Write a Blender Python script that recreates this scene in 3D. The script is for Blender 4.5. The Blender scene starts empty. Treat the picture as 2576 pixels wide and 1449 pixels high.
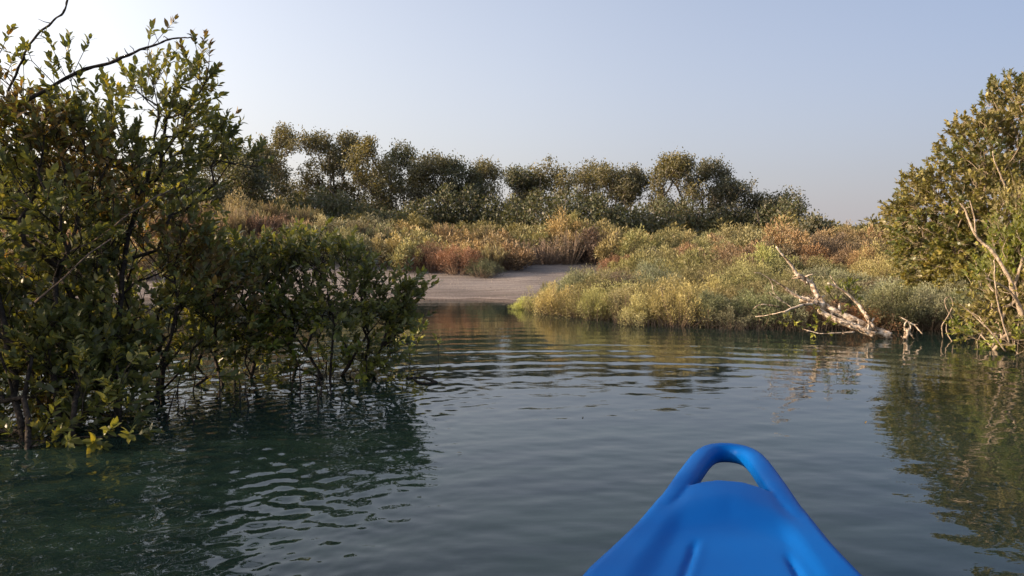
import bpy, bmesh, math, random
import numpy as np
from mathutils import Vector, Matrix, Euler

rng = np.random.default_rng(11)
random.seed(5)
SC = bpy.context.scene
COL = SC.collection

# ------------------------------------------------------------------ camera
H = 0.88                      # eye height above the water, seated in a kayak
F = 1839.0                    # focal length in the 2576 px wide measuring frame
PITCH = math.atan((724.5 - 625) / F)
cam_d = bpy.data.cameras.new('camera')
cam = bpy.data.objects.new('camera', cam_d)
COL.objects.link(cam)
cam.location = (0, 0, H)
cam.rotation_euler = (math.pi / 2 - PITCH, 0, 0)
cam_d.sensor_width = 36
cam_d.lens = 18 / (1288 / F)
cam_d.clip_start = 0.05
cam_d.clip_end = 2000
SC.camera = cam

# ------------------------------------------------------------------ light
SUN_EL = math.radians(17)
SUN_AZ = math.radians(-97)     # from the view direction, negative = to the left
HAZE = [(1.45, 1.35, 1.42, 1), (1.75, 1.62, 1.66, 1), (2.35, 2.15, 2.05, 1), (3.2, 2.85, 2.5, 1), (4.6, 3.8, 3.0, 1)]
world = bpy.data.worlds.new('World')
SC.world = world
world.use_nodes = True
wn = world.node_tree
wn.nodes.clear()
out = wn.nodes.new('ShaderNodeOutputWorld')
bg = wn.nodes.new('ShaderNodeBackground')
sky = wn.nodes.new('ShaderNodeTexSky')
sky.sky_type = 'NISHITA'
sky.sun_disc = False
sky.sun_elevation = SUN_EL
sky.sun_rotation = SUN_AZ
sky.altitude = 0
sky.air_density = 1.0
sky.dust_density = 2.0
sky.ozone_density = 1.6
hsv = wn.nodes.new('ShaderNodeHueSaturation')
hsv.inputs['Saturation'].default_value = 0.66
mixc = wn.nodes.new('ShaderNodeMix'); mixc.data_type = 'RGBA'; mixc.blend_type = 'MULTIPLY'
mixc.inputs[0].default_value = 1.0
mixc.inputs[7].default_value = (1.03, 0.97, 1.06, 1)
wn.links.new(sky.outputs[0], hsv.inputs['Color'])
wn.links.new(hsv.outputs[0], mixc.inputs[6])
# dusty haze band all round the horizon, brighter and creamier towards the sun
tcw = wn.nodes.new('ShaderNodeTexCoord')
sepw = wn.nodes.new('ShaderNodeSeparateXYZ'); wn.links.new(tcw.outputs['Generated'], sepw.inputs[0])
dotw = wn.nodes.new('ShaderNodeVectorMath'); dotw.operation = 'DOT_PRODUCT'
dotw.inputs[1].default_value = (math.sin(SUN_AZ), math.cos(SUN_AZ), 0.12)
wn.links.new(tcw.outputs['Generated'], dotw.inputs[0])
hz = wn.nodes.new('ShaderNodeValToRGB')
while len(hz.color_ramp.elements) > 1: hz.color_ramp.elements.remove(hz.color_ramp.elements[-1])
hz.color_ramp.elements[0].position = 0.0; hz.color_ramp.elements[0].color = HAZE[0]
for p_, c_ in zip((.35, .6, .8, 1.0), HAZE[1:]):
    e_ = hz.color_ramp.elements.new(p_); e_.color = c_
mrw = wn.nodes.new('ShaderNodeMapRange'); mrw.inputs[1].default_value = -1; mrw.inputs[2].default_value = 1
wn.links.new(dotw.outputs['Value'], mrw.inputs[0]); wn.links.new(mrw.outputs[0], hz.inputs[0])
elw = wn.nodes.new('ShaderNodeMath'); elw.operation = 'MULTIPLY'; elw.inputs[1].default_value = -4.2
abw = wn.nodes.new('ShaderNodeMath'); abw.operation = 'MAXIMUM'; abw.inputs[1].default_value = 0.0
wn.links.new(sepw.outputs['Z'], abw.inputs[0]); wn.links.new(abw.outputs[0], elw.inputs[0])
exw = wn.nodes.new('ShaderNodeMath'); exw.operation = 'EXPONENT'; wn.links.new(elw.outputs[0], exw.inputs[0])
mhz = wn.nodes.new('ShaderNodeMix'); mhz.data_type = 'RGBA'
# forward glow of dusty air: the sky brightens steadily towards the sun and deepens away from it
gl_ = wn.nodes.new('ShaderNodeValToRGB')
while len(gl_.color_ramp.elements) > 1: gl_.color_ramp.elements.remove(gl_.color_ramp.elements[-1])
gl_.color_ramp.elements[0].position = 0.0; gl_.color_ramp.elements[0].color = (.40, .48, .56, 1)
for p_, c_ in ((.19, (.40, .50, .58)), (.45, (.86, .90, .87)), (.65, (1.14, 1.12, 1.00)), (.85, (1.6, 1.5, 1.25))):
    e_ = gl_.color_ramp.elements.new(p_); e_.color = (*c_, 1)
wn.links.new(mrw.outputs[0], gl_.inputs[0])
mgl = wn.nodes.new('ShaderNodeMix'); mgl.data_type = 'RGBA'; mgl.blend_type = 'MULTIPLY'; mgl.inputs[0].default_value = 1.0
wn.links.new(mixc.outputs[2], mgl.inputs[6]); wn.links.new(gl_.outputs[0], mgl.inputs[7])
wn.links.new(exw.outputs[0], mhz.inputs[0]); wn.links.new(mgl.outputs[2], mhz.inputs[6]); wn.links.new(hz.outputs[0], mhz.inputs[7])
wn.links.new(mhz.outputs[2], bg.inputs[0])
bg.inputs[1].default_value = 0.126
wn.links.new(bg.outputs[0], out.inputs[0])

sun_d = bpy.data.lights.new('sun', 'SUN')
sun_d.energy = 3.1
sun_d.angle = math.radians(1.2)
sun_d.color = (1.0, 0.74, 0.50)
sun = bpy.data.objects.new('sun', sun_d)
COL.objects.link(sun)
sdir = Vector((math.sin(SUN_AZ) * math.cos(SUN_EL), math.cos(SUN_AZ) * math.cos(SUN_EL), math.sin(SUN_EL)))
sun.rotation_euler = sdir.to_track_quat('Z', 'Y').to_euler()
sun.location = (-20, 5, 10)

SC.view_settings.view_transform = 'Standard'
SC.view_settings.look = 'None'
SC.view_settings.exposure = 1.35
SC.view_settings.gamma = 1
SC.view_settings.use_curve_mapping = False
SC.render.engine = 'CYCLES'
SC.cycles.max_bounces = 7
SC.cycles.diffuse_bounces = 3
SC.cycles.glossy_bounces = 3
SC.cycles.transmission_bounces = 4
SC.cycles.caustics_reflective = False
SC.cycles.caustics_refractive = False
SC.cycles.sample_clamp_indirect = 4


# ------------------------------------------------------------------ measuring helpers
def ray(px, py):
    a = (px - 1288) / F
    b = -(py - 724.5) / F
    return np.array([a, math.cos(PITCH) + b * math.sin(PITCH), -math.sin(PITCH) + b * math.cos(PITCH)])


def at(px, py, D):
    """point seen at that pixel of the measuring frame, D metres ahead"""
    d = ray(px, py)
    return d * (D / d[1]) + np.array([0, 0, H])


def onz(px, py, z):
    d = ray(px, py)
    return d * ((z - H) / d[2]) + np.array([0, 0, H])


def proj(p):
    p = np.atleast_2d(p)
    q = p - np.array([0, 0, H])
    fw = q[:, 1] * math.cos(PITCH) - q[:, 2] * math.sin(PITCH)
    up = q[:, 1] * math.sin(PITCH) + q[:, 2] * math.cos(PITCH)
    fw = np.where(fw < .05, .05, fw)
    return 1288 + F * q[:, 0] / fw, 724.5 - F * up / fw, fw


def smooth(a, b, x):
    t = np.clip((x - a) / (b - a), 0, 1)
    return t * t * (3 - 2 * t)


def unit(v):
    return v / np.maximum(np.linalg.norm(v, axis=-1, keepdims=True), 1e-9)


# ------------------------------------------------------------------ object helpers
def tag(o, label=None, cat=None, group=None, kind=None):
    if label: o['label'] = label
    if cat: o['category'] = cat
    if group: o['group'] = group
    if kind: o['kind'] = kind
    return o


def empty(name, loc, label=None, cat=None, group=None):
    o = bpy.data.objects.new(name, None)
    o.empty_display_size = 0.1
    o.location = loc
    COL.objects.link(o)
    return tag(o, label, cat, group)


def link(name, me, parent=None, loc=(0, 0, 0), rot=(0, 0, 0), scale=(1, 1, 1), color=None):
    o = bpy.data.objects.new(name, me)
    COL.objects.link(o)
    if parent is not None:
        o.parent = parent
    o.location = loc
    o.rotation_euler = rot
    o.scale = scale
    if color is not None:
        o.color = (*color, 1)
    return o


def tri_mesh(name, V, T, mats=(), midx=None, tint=None, shade=False):
    V = np.asarray(V, dtype=np.float32)
    T = np.asarray(T, dtype=np.int32)
    n = T.shape[1]
    me = bpy.data.meshes.new(name)
    me.vertices.add(len(V))
    me.vertices.foreach_set('co', V.ravel())
    me.loops.add(T.size)
    me.loops.foreach_set('vertex_index', T.ravel())
    me.polygons.add(len(T))
    me.polygons.foreach_set('loop_start', np.arange(len(T), dtype=np.int32) * n)
    me.polygons.foreach_set('loop_total', np.full(len(T), n, dtype=np.int32))
    for m in mats:
        me.materials.append(m)
    if midx is not None:
        me.polygons.foreach_set('material_index', np.asarray(midx, dtype=np.int32))
    me.polygons.foreach_set('use_smooth', np.full(len(T), bool(shade)))
    if tint is not None:
        a = me.attributes.new('tint', 'FLOAT', 'POINT')
        a.data.foreach_set('value', np.asarray(tint, dtype=np.float32))
    me.update(calc_edges=True)
    return me


class Geo:
    """collects triangles"""
    def __init__(s):
        s.V = []; s.T = []; s.tint = []; s.m = []; s.n = 0

    def add(s, V, T, tint=None, m=0):
        V = np.asarray(V, float).reshape(-1, 3)
        T = np.asarray(T, int).reshape(-1, 3)
        if len(V) == 0:
            return
        s.V.append(V); s.T.append(T + s.n)
        s.tint.append(np.full(len(V), .5) if tint is None else np.broadcast_to(tint, (len(V),)))
        s.m.append(np.full(len(T), m)); s.n += len(V)

    def tube(s, P, R, k=5, tint=.5, m=0, cap=True):
        P = np.asarray(P, float); R = np.asarray(R, float)
        n = len(P)
        if n < 2: return
        tan = np.gradient(P, axis=0)
        tan = unit(tan)
        ref = np.array([0.31, 0.17, 0.93]) if abs(tan[0][2]) < .8 else np.array([0.95, 0.2, 0.1])
        X = unit(np.cross(tan, ref)); Y = np.cross(tan, X)
        a = np.arange(k) * 2 * math.pi / k
        ring = P[:, None] + R[:, None, None] * (np.cos(a)[None, :, None] * X[:, None] + np.sin(a)[None, :, None] * Y[:, None])
        V = ring.reshape(-1, 3)
        i = np.arange(n - 1)[:, None] * k; j = np.arange(k)[None]; j2 = (j + 1) % k
        A = np.stack([i + j, i + j2, i + k + j2], -1).reshape(-1, 3)
        B = np.stack([i + j, i + k + j2, i + k + j], -1).reshape(-1, 3)
        T = np.concatenate([A, B])
        if cap:
            V = np.concatenate([V, P[-1:] + tan[-1:] * R[-1] * .6, P[:1]])
            c = len(V) - 2; e = (n - 1) * k
            jj = np.arange(k)
            T = np.concatenate([T, np.stack([e + jj, e + (jj + 1) % k, np.full(k, c)], -1), np.stack([(jj + 1) % k, jj, np.full(k, c + 1)], -1)])
        s.add(V, T, tint, m)

    def mesh(s, name, mats, shade=False):
        if not s.V:
            return tri_mesh(name, np.zeros((3, 3)), [[0, 1, 2]], mats)
        return tri_mesh(name, np.concatenate(s.V), np.concatenate(s.T), mats, np.concatenate(s.m), np.concatenate(s.tint), shade)


# ------------------------------------------------------------------ materials
def new_mat(name):
    m = bpy.data.materials.new(name)
    m.use_nodes = True
    nt = m.node_tree
    nt.nodes.clear()
    o = nt.nodes.new('ShaderNodeOutputMaterial')
    return m, nt, o


def N(nt, t, **kw):
    n = nt.nodes.new('ShaderNode' + t)
    for k, v in kw.items():
        if k.startswith('i_'):
            key = k[2:]
            key = int(key) if key.isdigit() else key.replace('_', ' ')
            n.inputs[key].default_value = v
        else:
            setattr(n, k, v)
    return n


def ramp(nt, fac, stops):
    r = nt.nodes.new('ShaderNodeValToRGB')
    el = r.color_ramp.elements
    while len(el) > 1: el.remove(el[-1])
    el[0].position = stops[0][0]; el[0].color = (*stops[0][1], 1)
    for p, c in stops[1:]:
        e = el.new(p); e.color = (*c, 1)
    nt.links.new(fac, r.inputs[0])
    return r


def leaf_material(name, stops, under, trans=0.3, gloss=0.35, objcol=False, tcol=(1.5, 1.35, .5)):
    """stops: colour ramp over the per-leaf tint; under: pale underside colour"""
    m, nt, o = new_mat(name)
    L = nt.links
    at_ = N(nt, 'Attribute', attribute_name='tint')
    r = ramp(nt, at_.outputs['Fac'], stops)
    col = r.outputs[0]
    if objcol:
        oi = N(nt, 'ObjectInfo')
        mx = N(nt, 'Mix', data_type='RGBA', blend_type='MULTIPLY', i_0=1.0)
        L.new(col, mx.inputs[6]); L.new(oi.outputs['Color'], mx.inputs[7])
        col = mx.outputs[2]
    geo = N(nt, 'NewGeometry')
    if under is not None:
        mu = N(nt, 'Mix', data_type='RGBA')
        mu.inputs[7].default_value = (*under, 1)
        L.new(geo.outputs['Backfacing'], mu.inputs[0]); L.new(col, mu.inputs[6])
        front = col
        col = mu.outputs[2]
    else:
        front = col
    p = N(nt, 'BsdfPrincipled')
    p.inputs['Roughness'].default_value = gloss
    p.inputs['Specular IOR Level'].default_value = 0.35
    L.new(col, p.inputs['Base Color'])
    t = N(nt, 'BsdfTranslucent')
    tm = N(nt, 'Mix', data_type='RGBA', blend_type='MULTIPLY', i_0=1.0)
    tm.inputs[7].default_value = (*tcol, 1)
    L.new(front, tm.inputs[6]); L.new(tm.outputs[2], t.inputs[0])
    ms = N(nt, 'MixShader', i_0=trans)
    L.new(p.outputs[0], ms.inputs[1]); L.new(t.outputs[0], ms.inputs[2])
    L.new(ms.outputs[0], o.inputs[0])
    return m


def bark_material(name, c1, c2, scale=30, rough=.85, c3=None):
    m, nt, o = new_mat(name)
    L = nt.links
    tc = N(nt, 'TexCoord')
    n1 = N(nt, 'TexNoise', i_Scale=scale, i_Detail=6.0)
    L.new(tc.outputs['Object'], n1.inputs['Vector'])
    st = [(.3, c1), (.65, c2)]
    if c3: st = [(.38, c1), (.47, c2), (.62, c3)]
    r = ramp(nt, n1.outputs['Fac'], st)
    p = N(nt, 'BsdfPrincipled', i_Roughness=rough)
    p.inputs['Specular IOR Level'].default_value = 0.2
    L.new(r.outputs[0], p.inputs['Base Color'])
    b = N(nt, 'Bump', i_Strength=.9, i_Distance=.02)
    L.new(n1.outputs['Fac'], b.inputs['Height']); L.new(b.outputs[0], p.inputs['Normal'])
    L.new(p.outputs[0], o.inputs[0])
    return m


M_leaf = leaf_material('mangrove_leaf', [(0, (.068, .092, .030)), (.45, (.118, .138, .042)), (.78, (.175, .185, .050)), (.93, (.23, .21, .04)), (1, (.34, .28, .05))],
                       (.24, .25, .16), trans=.44, gloss=.34)
M_leaf_brown = leaf_material('browned_leaf', [(0, (.075, .07, .02)), (.4, (.13, .10, .032)), (.7, (.19, .12, .04)), (1, (.30, .19, .05))],
                             (.16, .13, .08), trans=.35, gloss=.45)
M_leaf_right = leaf_material('olive_leaf', [(0, (.085, .085, .022)), (.45, (.15, .14, .034)), (.8, (.23, .20, .05)), (1, (.36, .29, .08))],
                             (.27, .24, .12), trans=.26, gloss=.4)
M_leaf_fresh = leaf_material('fresh_leaf', [(0, (.09, .13, .02)), (.5, (.17, .20, .03)), (1, (.36, .34, .06))], (.22, .24, .10), trans=.35, gloss=.35)
M_leaf_far = leaf_material('far_leaf', [(0, (.066, .074, .042)), (.5, (.12, .12, .065)), (1, (.21, .195, .105))],
                           (.15, .14, .09), trans=.28, gloss=.5, objcol=True)
M_bark = bark_material('dark_bark', (.016, .013, .010), (.055, .044, .036), 45)
M_bark_pale = bark_material('pale_bark', (.20, .15, .10), (.42, .34, .25), 25)
M_bark_far = bark_material('grey_bark', (.10, .085, .07), (.22, .19, .16), 12)
M_dead = bark_material('bleached_wood', (.10, .07, .045), (.36, .28, .20), 26, .85, (.60, .52, .42))
M_twig = bark_material('dry_twig', (.10, .07, .05), (.24, .18, .13), 40)
M_shrub = leaf_material('succulent_sprig', [(0, (.28, .23, .22)), (.42, (.80, .79, .78)), (1, (1.85, 1.8, 1.55))], None, trans=.22, gloss=.55, objcol=True, tcol=(1.2, 1.1, .7))  # darkest stops hold the shade of the gaps between puffs

# ------------------------------------------------------------------ terrain
# shoreline y as a function of x (y grows away from the camera)
SH = np.array([(-60, 16), (-30, 14), (-14, 13), (-8, 12.4), (-3, 12.3), (-.6, 12.25), (.15, 11.6), (.3, 10.6), (.75, 9.4), (1.2, 8.6), (1.8, 8.15),
               (2.4, 7.9), (3.0, 7.8), (3.8, 7.75), (4.5, 7.75), (5.0, 7.4), (5.6, 6.4), (6.2, 4), (6.6, 2), (6.9, -1), (8, -8), (12, -20), (20, -60), (60, -90)], float)


def shore_dist(x, y):
    """signed distance (m) to the waterline, positive on land"""
    P = np.stack([np.ravel(x), np.ravel(y)], -1)
    best = np.full(len(P), 1e9)
    sgn = np.ones(len(P))
    for a, b in zip(SH[:-1], SH[1:]):
        ab = b - a
        t = np.clip(((P - a) @ ab) / (ab @ ab), 0, 1)
        q = a + t[:, None] * ab
        d = np.linalg.norm(P - q, axis=1)
        cr = ab[0] * (P[:, 1] - a[1]) - ab[1] * (P[:, 0] - a[0])
        up = d < best
        best = np.where(up, d, best)
        sgn = np.where(up, np.sign(cr), sgn)
    return (best * sgn).reshape(np.shape(x))


def wob(x, y, s, seed=0):
    r = np.random.default_rng(seed)
    o = 0
    for i in range(6):
        a = r.uniform(0, 2 * math.pi); k = s * r.uniform(.6, 2.2)
        o = o + np.sin((x * math.cos(a) + y * math.sin(a)) * k + r.uniform(0, 6))
    return o / 6


def ground_z(x, y):
    x = np.asarray(x, float); y = np.asarray(y, float)
    d = shore_dist(x, y) + .22 * wob(x, y, 1.1, 3)
    right = smooth(.2, 3.0, x)
    d = d - .18 * smooth(.2, .8, x)
    land_l = .018 + .075 * np.minimum(d, 8) + .02 * np.clip(d - 8, 0, 8)
    land_r = .05 + .042 * np.minimum(d, 4) + .095 * np.clip(d - 4, 0, 4.5) + .012 * np.clip(d - 8.5, 0, 8)
    land = land_l * (1 - right) + land_r * right
    land = land + .85 * np.exp(-((x + 7.5) / 3.6) ** 2 - ((y - 19.5) / 2.8) ** 2)
    land = land + .35 * np.exp(-((x + 1.5) / 4.0) ** 2 - ((y - 21.5) / 2.2) ** 2)
    land = land + (.025 * wob(x, y, 2.4, 7) + .008 * wob(x, y, 9, 8)) * smooth(0, 1.5, d)
    sea = -.05 + .22 * d
    sea = np.maximum(sea, -.9)
    w = smooth(-.12, .12, d)
    return sea * (1 - w) + land * w


def build_ground():
    xs = np.concatenate([-np.geomspace(400, 15, 22), np.arange(-14.5, 12.5, .16), np.geomspace(13, 400, 22)])
    ys = np.concatenate([-np.geomspace(300, 8, 16), np.arange(-7, 5, .6), np.arange(5, 24, .14), np.arange(24.4, 40, .6), np.geomspace(41, 900, 26)])
    X, Y = np.meshgrid(xs, ys)
    Z = ground_z(X, Y)
    V = np.stack([X, Y, Z], -1).reshape(-1, 3)
    nx, ny = len(xs), len(ys)
    i = np.arange(ny - 1)[:, None] * nx + np.arange(nx - 1)[None]
    Q = np.stack([i, i + 1, i + nx + 1, i + nx], -1).reshape(-1, 4)
    m, nt, o = new_mat('sand_and_mud')
    L = nt.links
    geo = N(nt, 'NewGeometry')
    sep = N(nt, 'SeparateXYZ'); L.new(geo.outputs['Position'], sep.inputs[0])
    n1 = N(nt, 'TexNoise', i_Scale=1.3, i_Detail=6.0); L.new(geo.outputs['Position'], n1.inputs['Vector'])
    mp = N(nt, 'Mapping'); mp.inputs['Scale'].default_value = (.35, 3.2, 3.2); L.new(geo.outputs['Position'], mp.inputs[0])
    n2 = N(nt, 'TexNoise', i_Scale=1.6, i_Detail=5.0); L.new(mp.outputs[0], n2.inputs['Vector'])
    n3 = N(nt, 'TexNoise', i_Scale=38.0, i_Detail=4.0); L.new(geo.outputs['Position'], n3.inputs['Vector'])
    r1 = ramp(nt, n2.outputs['Fac'], [(.32, (.150, .130, .114)), (.48, (.215, .187, .166)), (.62, (.25, .220, .196)), (.75, (.31, .275, .25))])
    r3 = ramp(nt, n3.outputs['Fac'], [(.34, (.35, .33, .31)), (.46, (1, 1, 1)), (.8, (1.15, 1.13, 1.1))])
    mx = N(nt, 'Mix', data_type='RGBA', blend_type='MULTIPLY', i_0=.75)
    L.new(r1.outputs[0], mx.inputs[6]); L.new(r3.outputs[0], mx.inputs[7])
    # wet dark strip at the water's edge
    ad = N(nt, 'Math', operation='MULTIPLY_ADD'); L.new(n1.outputs['Fac'], ad.inputs[0]); ad.inputs[1].default_value = -.05; L.new(sep.outputs['Z'], ad.inputs[2])
    rw = ramp(nt, ad.outputs[0], [(0.0, (.50, .46, .44)), (.010, (1.25, 1.22, 1.2)), (.018, (.72, .70, .69)), (.07, (.82, .80, .79)), (.12, (1, 1, 1))])
    mw = N(nt, 'Mix', data_type='RGBA', blend_type='MULTIPLY', i_0=1.0)
    L.new(mx.outputs[2], mw.inputs[6]); L.new(rw.outputs[0], mw.inputs[7])
    # leaf litter and mud away from the beach: right bank
    mr = N(nt, 'MapRange', i_1=.4, i_2=3.2); L.new(sep.outputs['X'], mr.inputs[0])
    mud = N(nt, 'Mix', data_type='RGBA'); mud.inputs[7].default_value = (.10, .075, .05, 1)
    ml = N(nt, 'Math', operation='MULTIPLY', i_1=.85); L.new(mr.outputs[0], ml.inputs[0])
    L.new(ml.outputs[0], mud.inputs[0]); L.new(mw.outputs[2], mud.inputs[6])
    p = N(nt, 'BsdfPrincipled', i_Roughness=.9); p.inputs['Specular IOR Level'].default_value = .2
    L.new(mud.outputs[2], p.inputs['Base Color'])
    b = N(nt, 'Bump', i_Strength=.8, i_Distance=.02)
    L.new(n3.outputs['Fac'], b.inputs['Height']); L.new(b.outputs[0], p.inputs['Normal'])
    L.new(p.outputs[0], o.inputs[0])
    g = link('ground', tri_mesh('ground', V, Q, [m], shade=True))
    tag(g, kind='structure')


build_ground()


# ------------------------------------------------------------------ water
def build_water():
    h = 0.88
    f2 = 731.0
    # rows: even in 1/r near the eye's working range
    inv = np.linspace(1 / 30.0, 1 / 1.15, 520)
    r = 1 / inv[::-1]
    r = np.concatenate([[.25, .45, .65, .85, 1.0], r, [36, 48, 70, 110, 200]])
    th = np.concatenate([np.linspace(-42, 42, 620), np.linspace(44, 316, 60)])
    th = np.radians(th)
    R, TH = np.meshgrid(r, th, indexing='ij')
    X = R * np.sin(TH); Y = R * np.cos(TH)
    w = np.random.default_rng(4)
    Z = np.zeros_like(X)
    # slow patches that calm or stir the surface
    patch = .5 + .5 * wob(X, Y, .9, 21)
    # ripple rings running away from the bow
    cx, cy = .55, 1.2
    rr = np.hypot(X - cx, (Y - cy)) + .10 * wob(X, Y, .8, 5)
    env = smooth(2.6, 5.2, rr) * (1 - .75 * smooth(8.3, 11.0, rr)) * (.35 + .65 * smooth(.25, .75, patch))
    env2 = .5 + .5 * np.sin(TH * 5 + 1.0)
    Z += .0021 * env * np.sin(rr * 2 * math.pi / .34 + .8 * wob(X, Y, 1.6, 6)) * (.6 + .4 * env2)
    Z += .0010 * env * np.sin(rr * 2 * math.pi / .21 + 1.4 * wob(X, Y, 2.1, 16))
    Z += .0005 * smooth(1.2, 3, rr) * (1 - .6 * env) * np.sin(rr * 2 * math.pi / .62 + 1.2 * wob(X, Y, 1.1, 9))
    # wind chop: many short crested waves, mostly running along y
    for i in range(46):
        lam = w.uniform(.05, .34)
        a = w.normal(math.pi / 2 + .15, .62)
        k = 2 * math.pi / lam
        keep = smooth(.0, .02 * 1, lam - .45 * R * R / (f2 * h))      # fade waves too short for the mesh out there
        amp = .0021 * (lam / .3) ** 1.15 * (.30 + .9 * patch)
        Z += amp * ((.10 - .04 * smooth(.4, -.8, X)) if lam > .15 else .14) * keep * np.sin(k * (X * math.cos(a) + Y * math.sin(a)) + w.uniform(0, 6.3))
    # livelier little ripples under the mangroves on the left
    lft = smooth(.2, -1.2, X - .0) * smooth(1.2, 2.0, R) * (1 - smooth(5.5, 8, R))
    for i in range(26):
        lam = w.uniform(.04, .12)
        a = w.normal(math.pi / 2, .8)
        k = 2 * math.pi / lam
        keep = smooth(.0, .02, lam - .45 * R * R / (f2 * h))
        Z += .00034 * (lam / .1) ** 1.05 * lft * keep * np.sin(k * (X * math.cos(a) + Y * math.sin(a)) + w.uniform(0, 6.3))
    Z *= (R > .8)
    V = np.stack([X, Y, Z], -1).reshape(-1, 3)
    nr, nth = X.shape
    i = np.arange(nr - 1)[:, None] * nth; j = np.arange(nth)[None]; j2 = (j + 1) % nth
    Q = np.stack([i + j, i + nth + j, i + nth + j2, i + j2], -1).reshape(-1, 4)
    V = np.concatenate([V, [[0, 0, 0]]])
    jj = np.arange(nth)
    c = len(V) - 1
    Q = np.concatenate([Q, np.stack([jj[::2], (jj[::2] + 1) % nth, (jj[::2] + 2) % nth, np.full(len(jj[::2]), c)], -1)])
    m, nt, o = new_mat('channel_water')
    L = nt.links
    p = N(nt, 'BsdfPrincipled', i_Roughness=.015)
    p.inputs['IOR'].default_value = 1.42
    geo = N(nt, 'NewGeometry')
    n0 = N(nt, 'TexNoise', i_Scale=.35, i_Detail=2.0); L.new(geo.outputs['Position'], n0.inputs['Vector'])
    r0 = ramp(nt, n0.outputs['Fac'], [(.3, (.0085, .0192, .0150)), (.7, (.0125, .0270, .0225))])
    L.new(r0.outputs[0], p.inputs['Base Color'])
    mp = N(nt, 'Mapping'); mp.inputs['Scale'].default_value = (.6, 1.3, 1); L.new(geo.outputs['Position'], mp.inputs[0])
    n1 = N(nt, 'TexNoise', i_Scale=9.0, i_Detail=3.0); L.new(mp.outputs[0], n1.inputs['Vector'])
    b = N(nt, 'Bump', i_Strength=.06, i_Distance=.02)
    L.new(n1.outputs['Fac'], b.inputs['Height']); L.new(b.outputs[0], p.inputs['Normal'])
    L.new(p.outputs[0], o.inputs[0])
    o_ = link('water', tri_mesh('water', V, Q, [m], shade=True))
    tag(o_, kind='structure')


build_water()


# ------------------------------------------------------------------ leaves
def leaf_geo(P, A, Nn, Lg, W, bend=.25):
    """hexagonal curved leaves: 6 verts, 4 tris each. P base, A axis, Nn normal"""
    A = unit(A); S = unit(np.cross(A, Nn)); Nn = np.cross(S, A)
    Lg = Lg[:, None]; W = W[:, None]
    def pt(t, s, up=0.0):
        return P + A * Lg * t + S * W * s + Nn * (up * W - bend * Lg * t * t)
    V = np.stack([pt(0, 0), pt(.28, -.44, .12), pt(.28, .44, .12), pt(.66, -.42, .12), pt(.66, .42, .12), pt(1, 0)], 1)
    n = len(P)
    T0 = np.array([[0, 2, 1], [1, 2, 4], [1, 4, 3], [3, 4, 5]])
    T = (np.arange(n)[:, None, None] * 6 + T0[None]).reshape(-1, 3)
    return V.reshape(-1, 3), T


def blade_geo(P, A, Nn, Lg, W):
    """narrow diamonds: 4 verts, 2 tris"""
    A = unit(A); S = unit(np.cross(A, Nn))
    Lg = Lg[:, None]; W = W[:, None]
    V = np.stack([P, P + A * Lg * .55 + S * W * .5, P + A * Lg, P + A * Lg * .45 - S * W * .5], 1)
    n = len(P)
    T = (np.arange(n)[:, None, None] * 4 + np.array([[0, 1, 2], [0, 2, 3]])[None]).reshape(-1, 3)
    return V.reshape(-1, 3), T


def leaf_object_mesh(name, mat, fold=.22, bend=.3, seed=0):
    """one folded, pointed leaf of unit length with midrib, 24 triangles"""
    g = Geo()
    ts = np.array([0, .12, .3, .5, .7, .86, 1.0])
    ws = np.array([.03, .24, .42, .46, .36, .19, 0.0]) * .42
    V = []
    for t, w_ in zip(ts, ws):
        z = -bend * t * t + .02 * math.sin(seed + 5 * t)
        V += [(t, -w_, z + fold * w_), (t, 0, z), (t, w_, z + fold * w_)]
    T = []
    for i in range(6):
        a = i * 3
        for s in (0, 1):
            T += [(a + s, a + 3 + s, a + 4 + s), (a + s, a + 4 + s, a + 1 + s)]
    g.add(V, T, .5)
    return g.mesh(name, [mat], True)


# ------------------------------------------------------------------ trees
def E(px, py, D, rx, ry, rd):
    c = at(px, py, D)
    return (c, np.array([rx * D / F, rd, ry * D / F]))


def sample_crown(ells, n, shell=.55, gap=.0, seed=0):
    r = np.random.default_rng(seed)
    vol = np.array([np.prod(e[1]) for e in ells]); vol = vol ** .72; vol = vol / vol.sum()
    out_ = []
    while sum(len(o) for o in out_) < n:
        k = r.choice(len(ells), 400, p=vol)
        u = unit(r.normal(size=(400, 3))) * (r.random((400, 1)) ** (1 / 3 * (1 - shell * .6)))
        p = np.array([ells[i][0] for i in k]) + u * np.array([ells[i][1] for i in k])
        if gap > 0:
            ph = r_phase
            v = np.sin(p[:, 0] * ph[0] + 1) * np.sin(p[:, 1] * ph[1] + 2) + np.sin(p[:, 2] * ph[2]) * np.sin(p[:, 0] * ph[3] + 3)
            p = p[v > gap - 1.0]
        p = p[p[:, 2] > .06]
        out_.append(p)
    return np.concatenate(out_)[:n]


r_phase = (6.0, 5.1, 6.7, 8.9)


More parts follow.
